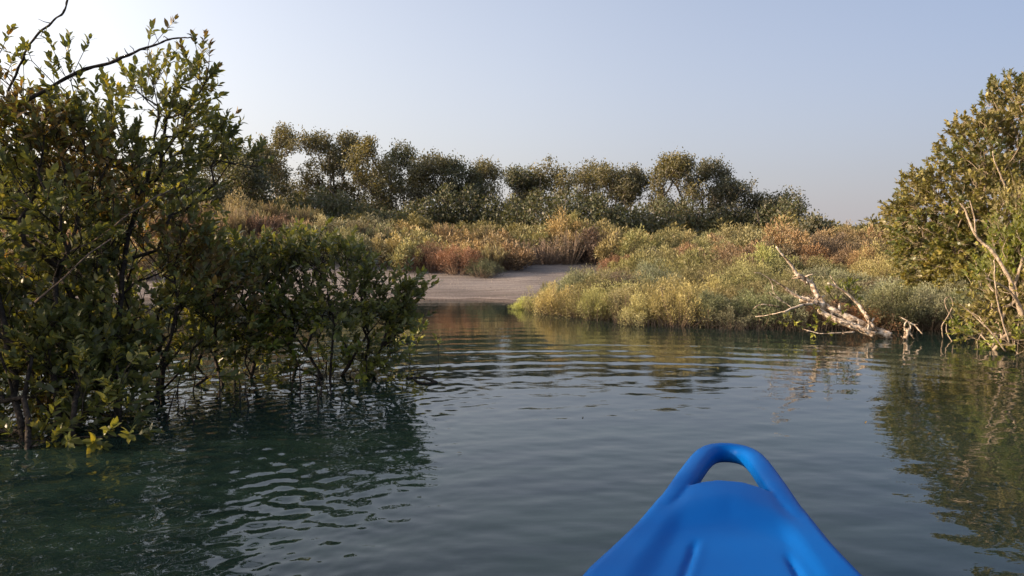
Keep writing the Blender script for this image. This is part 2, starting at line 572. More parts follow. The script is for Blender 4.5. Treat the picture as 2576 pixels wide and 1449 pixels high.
def grow(stems, A, step=.18, alpha=.35, seed=0, jit=.03):
    """stems: polylines of trunk nodes. A: attraction points. returns pos, parent, tip index, tip direction"""
    r = np.random.default_rng(seed)
    pos = []; par = []; pl = []; dr = []
    for S in stems:
        prev = -1
        for i, q in enumerate(S):
            q = np.asarray(q, float)
            pos.append(q); par.append(prev)
            if prev >= 0:
                d = np.linalg.norm(q - pos[prev]); pl.append(pl[prev] + d); dr.append((q - pos[prev]) / max(d, 1e-6))
            else:
                pl.append(0); dr.append(np.array([0, 0, 1.]))
            prev = len(pos) - 1
    base = np.mean([S[0] for S in stems], axis=0)
    order = np.argsort(np.linalg.norm(A - base, axis=1) + r.random(len(A)) * .1)
    cap = len(pos) + len(A) * 14
    PP = np.zeros((cap, 3)); PL = np.zeros(cap); n = len(pos)
    PP[:n] = pos; PL[:n] = pl
    dr = dr + [None] * (cap - n); par = par + [-1] * (cap - n)
    tips = []
    for ai in order:
        a = A[ai]
        d = np.linalg.norm(PP[:n] - a, axis=1) + alpha * PL[:n]
        i = int(np.argmin(d))
        dist = float(np.linalg.norm(PP[i] - a))
        m = int(min(12, max(1, round(dist / step))))
        c = PP[i] + dr[i] * dist * .35 + np.array([0, 0, -.08]) * dist
        prev = i; p0 = PP[i].copy()
        for k in range(1, m + 1):
            t = k / m
            q = (1 - t) ** 2 * p0 + 2 * t * (1 - t) * c + t * t * a
            if k < m: q = q + r.normal(size=3) * jit * min(1, dist)
            dd = q - PP[prev]; l = np.linalg.norm(dd)
            PP[n] = q; PL[n] = PL[prev] + l; par[n] = prev; dr[n] = dd / max(l, 1e-6)
            prev = n; n += 1
        tips.append((ai, prev))
    return PP[:n], np.array(par[:n]), tips, dr[:n]


def wood(g, pos, par, tipr=.0022, expo=2.3, kmax=7, tint=.5, rmax=.05, minr=0.0):
    n = len(pos)
    acc = np.zeros(n); child = [[] for _ in range(n)]
    for i in range(n - 1, -1, -1):
        if acc[i] == 0: acc[i] = tipr ** expo
        if par[i] >= 0:
            acc[par[i]] += acc[i]; child[par[i]].append(i)
    rad = np.minimum(acc ** (1 / expo), rmax)
    # paths follow the thickest child
    starts = [(i, None) for i in range(n) if par[i] < 0]
    while starts:
        s, pr = starts.pop()
        path = [s]
        R = [rad[s]]
        if pr is not None:
            path = [pr, s]; R = [min(rad[s] * 1.15, rad[pr]), rad[s]]
        cur = s
        while child[cur]:
            ch = sorted(child[cur], key=lambda c: -rad[c])
            for o in ch[1:]: starts.append((o, cur))
            cur = ch[0]; path.append(cur); R.append(rad[cur])
        if max(R) < minr: continue
        k = kmax if R[0] > .012 else (4 if R[0] > .005 else 3)
        if len(path) > 1:
            g.tube(pos[path], R, k, tint)
    return rad


def sprigs(P, D, Lt, nl, Ll, Wl, r, up=.35, spread=.75):
    """decussate leaf pairs on a twig. returns leaf arrays P,A,N,L,W,tint"""
    M = len(P)
    D = unit(D)
    ref = unit(r.normal(size=(M, 3)))
    X = unit(np.cross(D, ref)); Y = np.cross(D, X)
    out_ = [[], [], [], [], [], []]
    base_t = r.random(M)
    for k in range(nl):
        pair = k // 2
        t = (.25 + .75 * (pair + 1) / (nl / 2))
        ang = (pair % 2) * math.pi / 2 + (k % 2) * math.pi + r.normal(0, .35, M)
        S = np.cos(ang)[:, None] * X + np.sin(ang)[:, None] * Y
        f = 1.0 if k < nl - 2 else .35
        A = unit(D * (1.0 - .15 * f) + S * spread * f + np.array([0, 0, up]) * .6 + r.normal(0, .22, (M, 3)))
        p = P + D * (Lt * t)[:, None]
        nn = unit(np.array([0, 0, 1.0]) + D * .6 - S * .3 + r.normal(0, .45, (M, 3)))
        keep = r.random(M) > .10
        sz = r.uniform(.72, 1.15, M)
        out_[0].append(p[keep]); out_[1].append(A[keep]); out_[2].append(nn[keep])
        out_[3].append((Ll * sz)[keep] if np.ndim(Ll) else (np.full(M, Ll) * sz)[keep])
        out_[4].append((np.full(M, Wl) * sz * r.uniform(.85, 1.15, M))[keep])
        out_[5].append(np.clip(base_t * .6 + r.random(M) * .4, 0, 1)[keep])
    return [np.concatenate(o) for o in out_]


LEAF_MESH = {}


def leaf_meshes(mat):
    if mat.name not in LEAF_MESH:
        L_ = []
        for i in range(4):
            me = leaf_object_mesh('leaf', mat, .2 + .1 * i, .12 + .1 * i, i)
            a = me.attributes['tint']
            a.data.foreach_set('value', np.full(len(me.vertices), (.15, .4, .65, .9)[i], dtype=np.float32))
            L_.append(me)
        LEAF_MESH[mat.name] = L_
    return LEAF_MESH[mat.name]


def mangrove(name, label, cat, base, stems, ells, nsprig, leafmat, group=None, Ll=.054, Wl=.0255, nl=12, twig=.14,
             single=150, seed=0, barkmat=None, gap=.0, mat_b=None, frac_b=.0, alpha=.35, tipr=.0022, step=.16, extra=None, shell=.55, trad=.022):
    r = np.random.default_rng(seed)
    base = np.asarray(base, float)
    root = empty(name, base, label, cat, group)
    A = sample_crown(ells, nsprig, shell, gap, seed)
    if extra is not None: A = np.concatenate([A, extra])
    pos, par, tips, dr = grow(stems, A, step, alpha, seed)
    g = Geo()
    wood(g, pos, par, tipr, rmax=trad)
    idx = np.array([t[1] for t in tips])
    P = pos[idx]; D0 = np.array([dr[i] for i in idx])
    cen = np.mean([e[0] for e in ells], axis=0)
    D = unit(D0 * .8 + unit(P - cen) * .6 + np.array([0, 0, .45]) + r.normal(0, .35, P.shape))
    Lt = r.uniform(.6, 1.3, len(P)) * twig
    # twigs as thin tubes
    for p, d, l in zip(P, D, Lt):
        g.tube(np.array([p, p + d * l]), [tipr, tipr * .6], 3, .5, cap=False)
    me = g.mesh('trunk', [barkmat or M_bark], True)
    me.transform(Matrix.Translation(Vector(-base)))
    link('trunk', me, root)
    LP = sprigs(P, D, Lt, nl, Ll, Wl, r)
    n = len(LP[0])
    # leaves shown largest become objects of their own
    px, py, dep = proj(LP[0])
    inside = (px > -20) & (px < 2596) & (py > -20) & (py < 1469)
    sc_ = np.where(inside, dep + r.random(n) * .45, 1e6)
    order = np.argsort(sc_)
    pick = order[:single]
    pick = pick[sc_[pick] < 1e5]
    mask = np.ones(n, bool); mask[pick] = False
    isb = r.random(n) < frac_b
    clump = (np.sin(LP[0] @ np.array([3.1, 2.3, 4.2])) + r.normal(0, .35, n)) > (1 - 2 * frac_b)
    isb = clump if frac_b > 0 else np.zeros(n, bool)
    gl = Geo()
    for sel, mi in ((mask & ~isb, 0), (mask & isb, 1)):
        if sel.sum():
            V, T = leaf_geo(LP[0][sel], LP[1][sel], LP[2][sel], LP[3][sel], LP[4][sel], .2)
            gl.add(V - base, T, np.repeat(LP[5][sel], 6), mi)
    fo = link('foliage', gl.mesh('foliage', [leafmat, mat_b or leafmat], True), root)
    fo['kind'] = 'stuff'
    for i in pick:
        mat = (mat_b if (isb[i] and mat_b) else leafmat)
        me = leaf_meshes(mat)[min(3, int(LP[5][i] * 4))]
        a = Vector(LP[1][i]).normalized(); s = a.cross(Vector(LP[2][i])).normalized(); nn = s.cross(a)
        o = bpy.data.objects.new('leaf', me)
        COL.objects.link(o)
        o.parent = root
        l = float(LP[3][i])
        wv = float(LP[4][i]) / .39 / l
        M = Matrix(((a.x, s.x * wv, nn.x, 0), (a.y, s.y * wv, nn.y, 0), (a.z, s.z * wv, nn.z, 0), (0, 0, 0, 1)))
        M = Matrix.Translation(Vector(LP[0][i] - base)) @ M @ Matrix.Scale(l, 4)
        o.matrix_basis = M
    return root, base


def stem(px0, py0, pts, r=None, z0=-.35, n=3):
    """a stem polyline from below the waterline seen at (px0,py0) through pixel/depth points"""
    b = onz(px0, py0, 0.0)
    P = [np.array([b[0], b[1], z0]), b]
    for (x, y, D) in pts:
        P.append(at(x, y, D))
    # subdivide with slight wander
    out_ = [P[0]]
    rr = np.random.default_rng(int(px0 * 7 + py0))
    for a, c in zip(P[:-1], P[1:]):
        m = max(1, int(np.linalg.norm(c - a) / .12))
        for k in range(1, m + 1):
            q = a + (c - a) * k / m
            if k < m: q = q + rr.normal(0, .012, 3)
            out_.append(q)
    return out_


def bare_branch(name, root, base, pts, r0, r1, mat, k=6, knots=0, seed=0, label=None):
    """a leafless limb: list of (px,py,D)"""
    r = np.random.default_rng(seed)
    P = np.array([at(*q) if len(q) == 3 else q for q in pts])
    t = np.linspace(0, 1, len(P)); tt = np.linspace(0, 1, len(P) * 5)
    Q = np.stack([np.interp(tt, t, P[:, i]) for i in range(3)], -1)
    for _ in range(2):
        Q[1:-1] = (Q[:-2] + 2 * Q[1:-1] + Q[2:]) / 4
    seg = np.linalg.norm(P[-1] - P[0])
    Q[1:-1] += r.normal(0, .005 * min(1, seg), Q[1:-1].shape)
    Q[1:-1] = (Q[:-2] + 2 * Q[1:-1] + Q[2:]) / 4
    R = r0 + (r1 - r0) * tt ** .8
    R = R * (1 + .12 * r.normal(size=len(R)))
    g = Geo()
    g.tube(Q, np.abs(R), k)
    for i in range(knots):
        j = r.integers(2, len(Q) - 2)
        d = unit(r.normal(size=3) + np.array([0, 0, .4]))
        l = r.uniform(.03, .07) * (1 + 20 * R[j])
        g.tube(np.array([Q[j], Q[j] + d * l * .6, Q[j] + d * l + r.normal(0, .01, 3)]), [R[j] * .5, R[j] * .35, R[j] * .2], 4)
    me = g.mesh(name, [mat], True)
    me.transform(Matrix.Translation(Vector(-np.asarray(base))))
    o = link(name, me, root)
    if label: o['label'] = label
    return o


# ---- left-hand mangroves, standing in the water
b1 = onz(150, 1090, 0)
def hang(n, x0, x1, y0, y1, Dlo, seed):
    # low sprays hanging just above the water
    r_ = np.random.default_rng(seed); o_ = []
    while len(o_) < n:
        x, y = r_.uniform(x0, x1), r_.uniform(y0, y1)
        Dm = (H - .04) * F / (y - 625)
        o_.append(at(x, y, min(Dlo + r_.uniform(0, .5), Dm)))
    return o_


EX1 = [at(q[0] - 4, q[1] + 22, q[2]) for q in ((640, 382, 4.9), (652, 398, 4.9), (628, 400, 4.9), (646, 372, 4.9), (610, 385, 4.9), (588, 352, 4.9), (578, 340, 4.85), (640, 392, 4.88), (636, 378, 4.92), (650, 388, 4.9), (565, 350, 4.85), (550, 345, 4.85), (525, 300, 4.8), (535, 330, 4.8), (560, 330, 4.85), (545, 322, 4.85), (530, 140, 4.6), (515, 120, 4.6), (500, 108, 4.6),
       (505, 185, 4.6), (512, 205, 4.6), (150, 130, 4.05), (175, 120, 4.05), (205, 128, 4.05), (190, 160, 4.05), (60, 125, 4), (85, 132, 4), (5, 110, 3.9), (395, 85, 4.5), (375, 100, 4.5))]
t1, b1 = mangrove('mangrove_tree', 'tall dark mangrove on the left edge with bare branches poking above its crown', 'mangrove tree', b1,
                  [stem(150, 1090, [(120, 900, 3.7), (140, 700, 3.9), (200, 520, 4.1)]), stem(60, 1110, [(20, 900, 3.6), (-20, 650, 3.8)]),
                   stem(300, 1040, [(290, 850, 4.1), (320, 600, 4.4), (380, 400, 4.6)])],
                  [E(60, 330, 4.1, 120, 95, .5), E(180, 400, 4.3, 150, 115, .6), E(350, 355, 4.6, 140, 115, .5), E(430, 245, 4.6, 85, 75, .26), E(485, 185, 4.6, 42, 32, .15), E(480, 360, 4.8, 80, 70, .35),
                   E(40, 560, 3.9, 180, 200, .7), E(300, 560, 4.5, 200, 200, .7), E(-200, 450, 4, 200, 260, .8), E(165, 220, 4.1, 35, 30, .1), E(20, 195, 4.0, 40, 35, .15), E(560, 400, 4.8, 50, 40, .15), E(540, 350, 4.8, 40, 20, .12), E(100, 760, 3.8, 120, 120, .5), E(20, 960, 3.8, 120, 80, .4)],
                  1450, M_leaf, single=270, gap=.38, seed=3, mat_b=M_leaf_brown, frac_b=.07, extra=EX1, trad=.015)
bare_branch('branch', t1, b1, [(-60, 330, 3.9), (0, 290, 4.0), (100, 235, 4.0), (190, 185, 4.1), (300, 150, 4.15), (380, 115, 4.2), (430, 97, 4.25), (482, 93, 4.25)], .017, .0035, M_bark, 7, 6, 2, 'long bare arching branch above the leaves')
bare_branch('branch', t1, b1, [(20, 230, 4.0), (45, 175, 4.0), (65, 130, 4.0), (90, 90, 4.0), (130, 55, 4.0), (160, 33, 4.0), (172, 0, 4.0), (176, -60, 4.0)], .007, .0045, M_bark, 6, 5, 5, 'thin bare twig curving up to the sky')
bare_branch('branch', t1, b1, [(160, 640, 3.9), (250, 600, 3.9), (350, 520, 3.95), (440, 470, 4.1)], .006, .003, M_twig, 5, 3, 8)
bare_branch('branch', t1, b1, [(90, 760, 3.5), (160, 700, 3.5), (220, 640, 3.55), (280, 600, 3.7)], .006, .003, M_twig, 5, 3, 18)

b2 = onz(395, 1000, 0)
t2, b2 = mangrove('mangrove_tree', 'mangrove with a clear dark forked trunk standing in the water left of the open channel', 'mangrove tree', b2,
                  [stem(395, 1003, [(400, 930, 4.35), (430, 850, 4.4)]), stem(395, 1003, [(398, 935, 4.35), (360, 860, 4.3), (300, 800, 4.2)]), stem(405, 985, [(410, 930, 4.4), (480, 850, 4.6)])],
                  [E(420, 740, 4.5, 150, 140, .5), E(540, 770, 4.7, 120, 110, .4), E(300, 800, 4.2, 130, 110, .4), E(430, 870, 4.4, 120, 50, .3), E(330, 900, 4.2, 90, 60, .3), E(500, 880, 4.6, 60, 40, .2), E(380, 620, 4.6, 140, 90, .5)],
                  560, M_leaf, extra=hang(26, 300, 560, 880, 960, 4.2, 72), single=200, gap=.42, seed=4, mat_b=M_leaf_brown, frac_b=.06, trad=.016)

b3 = onz(830, 955, 0)
t3, b3 = mangrove('mangrove_bush', 'broad leafy mangrove bush at the channel edge in front of the sandbank', 'mangrove bush', b3,
                  [stem(830, 955, [(835, 880, 5.0), (850, 780, 5.1)]), stem(810, 950, [(770, 880, 5.0), (720, 800, 5.1)]), stem(860, 945, [(900, 880, 5.0), (960, 800, 5.1)]),
                   stem(745, 925, [(730, 880, 5.2), (740, 800, 5.2)]), stem(930, 930, [(960, 870, 5.1), (985, 800, 5.1)])],
                  [E(820, 715, 5.2, 125, 95, .34), E(950, 745, 5.2, 80, 75, .22), E(760, 815, 5.1, 125, 70, .28), E(900, 835, 5.0, 105, 75, .3), E(765, 635, 5.5, 75, 45, .3), E(985, 790, 5.1, 50, 55, .2), E(700, 690, 5.3, 65, 60, .3), E(1005, 715, 5.2, 40, 35, .15), E(1030, 740, 5.1, 25, 30, .1)],
                  600, M_leaf, extra=hang(34, 690, 1000, 870, 935, 4.85, 73), single=230, gap=.42, seed=5, mat_b=M_leaf_fresh, frac_b=.10, trad=.013, step=.12)

b4 = onz(590, 965, 0)
t4, b4 = mangrove('mangrove_bush', 'dark mangrove bush between the forked trunk and the broad bush', 'mangrove bush', b4,
                  [stem(590, 965, [(590, 900, 4.9), (600, 800, 5.0)]), stem(630, 950, [(650, 880, 5.0), (660, 800, 5.0)]), stem(560, 970, [(540, 900, 4.8), (540, 800, 4.9)])],
                  [E(600, 675, 5.2, 115, 55, .3), E(600, 770, 5.0, 110, 90, .28), E(610, 860, 4.9, 100, 45, .25), E(520, 720, 5.2, 85, 80, .35)],
                  380, M_leaf, extra=hang(20, 520, 700, 880, 945, 4.7, 74), single=150, gap=.42, seed=6, mat_b=M_leaf_fresh, frac_b=.06, trad=.016, step=.12)

b5 = onz(70, 1130, 0)
t5, b5 = mangrove('mangrove_bush', 'low dark mangrove bush hanging to the water in the lower left corner', 'mangrove bush', b5,
                  [stem(70, 1130, [(60, 1000, 3.4), (80, 900, 3.5)]), stem(180, 1100, [(190, 1000, 3.5), (220, 900, 3.6)]), stem(300, 1075, [(305, 980, 3.7), (290, 900, 3.8)])],
                  [E(60, 880, 3.8, 150, 110, .35), E(230, 900, 3.9, 120, 80, .3), E(20, 1010, 3.75, 90, 70, .3), E(190, 980, 3.85, 110, 45, .25), E(-180, 900, 3.6, 150, 200, .5), E(270, 985, 4.0, 80, 40, .2), E(60, 1060, 3.6, 60, 30, .2)],
                  620, M_leaf, single=280, gap=.5, seed=7, extra=hang(150, -60, 340, 900, 1110, 3.4, 71), mat_b=M_leaf_brown, frac_b=.0, trad=.013, step=.12)

b6 = onz(120, 860, 0)
t6, b6 = mangrove('mangrove_tree', 'browned sunlit mangrove seen through the gaps behind the tall dark one', 'mangrove tree', b6,
                  [stem(120, 865, [(140, 700, 7.2), (200, 560, 7.4)]), stem(330, 850, [(330, 700, 7.3), (380, 540, 7.5)]), stem(-100, 860, [(-80, 700, 7.2), (-60, 560, 7.4)])],
                  [E(150, 560, 7.4, 240, 170, 1.0), E(380, 540, 7.6, 130, 130, .8), E(20, 700, 7.2, 230, 130, .8), E(330, 730, 7.3, 160, 110, .7), E(-260, 550, 7.4, 260, 220, 1.2)],
                  620, M_leaf_brown, single=0, seed=8, mat_b=M_leaf, frac_b=.65, gap=.4, Ll=.07, Wl=.032, nl=10, step=.25)

b7 = np.array([-4.6, 1.7, 0.0])
t7, b7 = mangrove('mangrove_tree', 'mangrove just past the left edge that shades the channel and the bow', 'mangrove tree', b7,
                  [[b7 + np.array([0, 0, -.4]), b7 + np.array([0, 0, .5]), b7 + np.array([.1, .1, 1.1])], [b7 + np.array([-.3, -1.2, -.4]), b7 + np.array([-.3, -1.2, .6])]],
                  [(b7 + np.array([0, 0, 1.3]), np.array([1.2, 1.0, .9])), (b7 + np.array([-.2, -1.4, 1.2]), np.array([1.2, 1.2, .95])), (b7 + np.array([-.4, -2.8, 1.1]), np.array([1.1, 1.1, .9]))],
                  900, M_leaf, single=0, seed=9, Ll=.085, Wl=.038, nl=10, step=.3)

# drooping yellow-green spray and lone sprig at the tip of the broad bush
def small_plant(name, label, cat, base, ells, n, mat, stems, single=40, seed=0, **kw):
    return mangrove(name, label, cat, base, stems, ells, n, mat, single=single, seed=seed, trad=.006, step=.08, **kw)


bs = onz(1035, 893, 0)
small_plant('mangrove_seedling', 'small yellow-green mangrove sprout in the water at the tip of the broad bush', 'mangrove seedling', bs,
            [E(1020, 860, 5.9, 40, 16, .12), E(1050, 845, 5.9, 22, 25, .1)], 20, M_leaf_fresh, [stem(1030, 893, [(1032, 870, 5.9)]), stem(1045, 890, [(1050, 865, 5.9)])], 60, 31, nl=8, twig=.08, Ll=.05)
bs = onz(1103, 890, 0)
small_plant('mangrove_seedling', 'single upright green seedling standing alone in open water', 'mangrove seedling', bs,
            [E(1103, 866, 6.0, 5, 12, .03)], 3, M_leaf_fresh, [stem(1103, 892, [(1103, 872, 6.0)])], 20, 32, nl=8, twig=.06, Ll=.04, Wl=.014)

# ---- right-hand mangroves
b8 = np.array([6.6, 8.9, .1])
P8 = lambda dx, dy, z: b8 + np.array([dx, dy, z])
t8, b8 = mangrove('mangrove_tree', 'large olive mangrove rising over the bank at the right edge', 'mangrove tree', b8,
                  [[P8(0, 0, -.2), P8(-.2, 0, .4), P8(-.6, 0, .9), P8(-1.0, 0, 1.4)], [P8(.4, 0, -.2), P8(.3, .1, .6), P8(.2, .2, 1.5)], [P8(-.5, -.1, -.2), P8(-.9, -.1, .3), P8(-1.3, -.2, .7)]],
                  [E(2560, 290, 9, 50, 90, .6), E(2500, 400, 9, 95, 95, .9), E(2420, 500, 9, 115, 95, .9), E(2350, 560, 8.9, 95, 75, .8), E(2360, 640, 8.8, 75, 60, .7), E(2560, 560, 8.8, 130, 150, 1), E(2650, 380, 9.2, 110, 190, 1),
                   E(2480, 660, 8.6, 130, 80, .8), E(2760, 500, 9, 200, 240, 1.1), E(2420, 390, 9, 40, 55, .4), E(2700, 240, 9.2, 100, 120, .8), E(2440, 720, 8.6, 110, 55, .6), E(2350, 690, 8.7, 60, 45, .5), E(2300, 545, 8.9, 45, 30, .3), E(2530, 250, 9, 40, 40, .3), E(2330, 470, 8.9, 40, 30, .3), E(2440, 330, 9, 45, 30, .3)],
                  4300, M_leaf_right, single=240, gap=.35, seed=10, mat_b=M_leaf, frac_b=.15, barkmat=M_bark_pale, Ll=.062, Wl=.033, nl=14, step=.25, trad=.05)
b9 = onz(2590, 905, 0)
t9, b9 = mangrove('mangrove_tree', 'yellow-green mangrove with pale crooked limbs at the right waterline', 'mangrove tree', b9,
                  [stem(2600, 905, [(2580, 800, 6.5), (2560, 700, 6.6)]), stem(2560, 890, [(2540, 840, 6.4)]), stem(2500, 880, [(2505, 840, 6.5)])],
                  [E(2570, 600, 6.7, 60, 80, .4), E(2590, 720, 6.6, 50, 70, .4), E(2560, 840, 6.35, 65, 40, .25), E(2490, 800, 6.6, 50, 30, .25), E(2680, 650, 6.4, 110, 190, .6), E(2540, 880, 6.2, 40, 18, .15), E(2545, 520, 6.9, 30, 30, .2), E(2540, 760, 6.6, 60, 60, .3), E(2470, 850, 6.5, 50, 22, .2), E(2500, 700, 6.8, 40, 50, .25), E(2575, 690, 6.7, 45, 90, .35), E(2565, 870, 6.15, 50, 25, .2)],
                  1400, M_leaf_right, single=240, seed=11, mat_b=M_leaf_fresh, frac_b=.5, barkmat=M_bark_pale, step=.14, trad=.014)
bare_branch('branch', t9, b9, [(2585, 860, 6.3), (2568, 780, 6.3), (2540, 705, 6.3), (2505, 640, 6.35), (2470, 608, 6.4), (2448, 585, 6.4), (2430, 530, 6.5), (2415, 512, 6.5)], .024, .006, M_bark_pale, 7, 3, 1)
bare_branch('branch', t9, b9, [(2455, 590, 6.4), (2452, 550, 6.4), (2440, 505, 6.45)], .009, .004, M_bark_pale, 5, 1, 2)
bare_branch('branch', t9, b9, [(2575, 790, 6.3), (2545, 735, 6.25), (2510, 712, 6.2), (2480, 700, 6.2)], .014, .005, M_bark_pale, 6, 2, 3)
bare_branch('branch', t9, b9, [(2540, 865, 6.1), (2515, 790, 6.1), (2503, 720, 6.1), (2500, 655, 6.15)], .008, .005, M_bark_pale, 5, 0, 4)
bare_branch('branch', t9, b9, [(2530, 885, 6.1), (2490, 830, 6.1), (2440, 785, 6.2), (2415, 765, 6.2)], .008, .003, M_bark_pale, 5, 2, 6)
bare_branch('branch', t9, b9, [(2530, 470, 6.6), (2512, 430, 6.6), (2500, 400, 6.6), (2498, 380, 6.6)], .008, .004, M_bark_pale, 5, 1, 7)
bs = onz(2422, 862, 0)
small_plant('mangrove_seedling', 'bright green seedling with pointed leaves rising from the water by the right bank', 'mangrove seedling', bs,
            [E(2425, 835, 6.8, 18, 20, .08)], 9, M_leaf_fresh, [stem(2422, 862, [(2424, 845, 6.8)])], 50, 33, nl=10, twig=.09, Ll=.06, Wl=.018)
for i, (x, y, lab) in enumerate([(2395, 850, 'pale looping dead vine stem at the dark edge of the right bank'), (2372, 850, 'thin pale root reaching into water beside the looping vine')]):
    b = onz(x, y, 0)
    rt = empty('dead_vine', b, lab, 'vine')
    if i == 0:
        bare_branch('stem', rt, b, [(2372, 850, 7.1), (2368, 820, 7.1), (2385, 795, 7.1), (2400, 765, 7.1), (2390, 745, 7.1), (2375, 752, 7.1), (2380, 775, 7.1), (2395, 800, 7.1), (2400, 835, 7.1)], .006, .005, M_bark_pale, 5, 0, 5)
    else:
        bare_branch('stem', rt, b, [(2398, 862, 6.9), (2388, 850, 6.95), (2380, 832, 7.0), (2381, 815, 7.05)], .006, .004, M_bark_pale, 5, 0, 15)

# ------------------------------------------------------------------ far trees
def far_tree(name, label, px, ptop, D, wpx, seed, dens=1.0, color=(1, 1, 1), low=600, sparse=0.0, group=None):
    wpx = wpx * 1.25
    """a small multi-stemmed tree with clumped crown, seen px wide wpx, top ptop"""
    r = np.random.default_rng(seed)
    c = at(px, ptop, D)
    x0 = c[0]; top = c[2]
    base = np.array([x0 + r.normal(0, .2), D, float(ground_z(x0, D)) - .05])
    hgt = top - base[2]
    hw = wpx * D / F / 2
    root = empty(name, base, label, 'tree', group)
    ells = []
    nb = int(16 + 16 * hw)
    for i in range(nb):
        fz = r.uniform(.16, .95) if sparse < .5 else r.uniform(.34, .95)
        lim = hw * (1.0 - .55 * max(0, fz - .55) / .45)
        s = r.uniform(.20, .42) * min(1.1, .45 + hw * .45)
        ells.append((np.array([x0 + r.uniform(-1, 1) * max(.05, lim - s * .5), D + r.uniform(-.8, .8) * hw, base[2] + fz * hgt - s * .2]),
                     np.array([s * 1.15, s, s * .8])))
    for k in range(5):
        s = r.uniform(.13, .24); q = r.uniform(-.75, .75)
        ells.append((np.array([x0 + q * hw, D + r.uniform(-.4, .4) * hw, top - s - hgt * (.02 + .28 * q * q + r.uniform(0, .07))]), np.array([s * 1.3, s, s])))
    s = min(.27, hw * .35)
    ells.append((np.array([x0, D, top - s * .6]), np.array([s * 1.1, s, s * .62])))
    ells.append((np.array([x0 + r.uniform(-.3, .3) * hw, D, top - s * 1.7]), np.array([s * 1.6, s * 1.4, s])))
    A = np.concatenate([sample_crown([e], max(4, int(21 * dens * np.prod(e[1]) ** (2 / 3) / .1)), .6, 0, seed + i) for i, e in enumerate(ells)])
    ns = 3 + int(r.integers(0, 3))
    stems = []
    for k in range(ns):
        a = r.uniform(0, 6.3); sp = r.uniform(.3, .7) * hw
        b0 = base + np.array([r.normal(0, .12), r.normal(0, .12), 0])
        stems.append([b0, b0 + np.array([math.cos(a) * sp * .3, math.sin(a) * sp * .3, hgt * .22]), b0 + np.array([math.cos(a) * sp * .8, math.sin(a) * sp * .8, hgt * .48])])
    pos, par, tips, dr = grow(stems, A, .45, .3, seed, .05)
    g = Geo(); wood(g, pos, par, .006, rmax=.07, kmax=5)
    me = g.mesh('trunk', [M_bark_far], True)
    me.transform(Matrix.Translation(Vector(-base)))
    link('trunk', me, root)
    idx = np.array([t[1] for t in tips]); P = pos[idx]
    m = 19
    up_ = unit(unit(P - np.array([x0, D, base[2] + hgt * .35])) + [0, 0, .5] + r.normal(0, .3, P.shape))
    along = r.random((len(P) * m, 1)) * .34 - .1
    PP = np.repeat(P, m, 0) + np.repeat(up_, m, 0) * along + r.normal(0, .075, (len(P) * m, 3))
    Ad = unit(r.normal(size=PP.shape) + np.array([0, 0, .5]))
    nn = unit(r.normal(size=PP.shape) + np.array([0, 0, .7]))
    n = len(PP)
    V, T = blade_geo(PP - base, Ad, nn, r.uniform(.06, .11, n), r.uniform(.035, .058, n))
    t = np.repeat(r.random(len(P)) * .6, m) + r.random(n) * .4
    gl = Geo(); gl.add(V, T, np.repeat(t, 4))
    cr = link('crown', gl.mesh('crown', [M_leaf_far]), root, color=color)
    return root


G1 = (.95, .95, 1.0); G2 = (1.15, 1.10, 1.0); G3 = (1.35, 1.25, 1.0); G4 = (.8, .9, .95); G5 = (.8, .85, 1.05)
FT = [  # px, top, D, width, density, colour, sparse, label
    (560, 365, 22, 190, 1.0, G4, 0, 'dark tree peeping out beside the tall left mangrove'),
    (650, 372, 25, 120, .9, G1, 0, 'low grey-green tree left of the tallest far tree'),
    (712, 322, 27, 120, .95, G2, 0, 'tallest tree of the far line, with a narrow split top'),
    (800, 340, 27, 120, .85, G2, 0, 'airy far tree right of the tallest one'),
    (865, 338, 28, 110, .9, G1, 0, 'far tree with one small tuft above its crown'),
    (925, 350, 26, 110, 1.0, G3, 0, 'golden-lit far tree before the first gap of sky'),
    (1005, 362, 28, 100, .75, G4, .6, 'slender far tree with a dark cap beside the gap of sky'),
    (1090, 388, 27, 130, 1.0, G1, 0, 'rounded grey-green tree in the middle of the far line'),
    (1150, 402, 27, 110, 1.1, G4, 0, 'dense dark tree left of the thin pale ones'),
    (1222, 412, 28, 110, .75, G2, .3, 'low airy far tree above the darkest undergrowth'),
    (1310, 428, 27, 90, .7, G4, .3, 'small sparse tree at the dip of the far line'),
    (1380, 408, 27, 120, .7, G3, .4, 'pale see-through tree right of the dip'),
    (1480, 410, 29, 110, .45, G2, .8, 'thinnest tree of the far line, with bare top twigs'),
    (1530, 430, 27, 100, .85, G2, 0, 'round-topped olive tree behind the red shrubs'),
    (1600, 425, 27, 110, .95, G1, 0, 'wide olive tree left of the tall yellowish one'),
    (1695, 398, 26, 120, 1.05, G3, 0, 'tall yellowish tree near the right end of the far line'),
    (1790, 405, 26.5, 95, .8, G5, .7, 'dark-topped tree with pale forked stems showing below'),
    (1850, 455, 26, 95, .75, G5, .2, 'grey leaning tree third from the right end of the far line'),
    (1912, 492, 26, 80, .75, G5, 0, 'small grey tree second from the right end of the far line'),
    (1975, 487, 26, 90, .8, G5, 0, 'last tree at the right end of the far line'),
    (380, 420, 20, 200, .9, G1, 0, 'dark tree behind the left mangroves, nearer the mound'),
    (200, 400, 21, 220, .9, G1, 0, 'dark tree hidden deep behind the left mangroves'),
    (20, 390, 21, 220, .9, G1, 0, 'dark tree at the left edge seen through leaf gaps'),
]
for i, (px, tp, D, wd, de, co, sp, lab) in enumerate(FT):
    far_tree('far_tree', lab, px, tp, D, wd, 100 + i, de * 1.15, co, sparse=sp, group='trees of the far line')


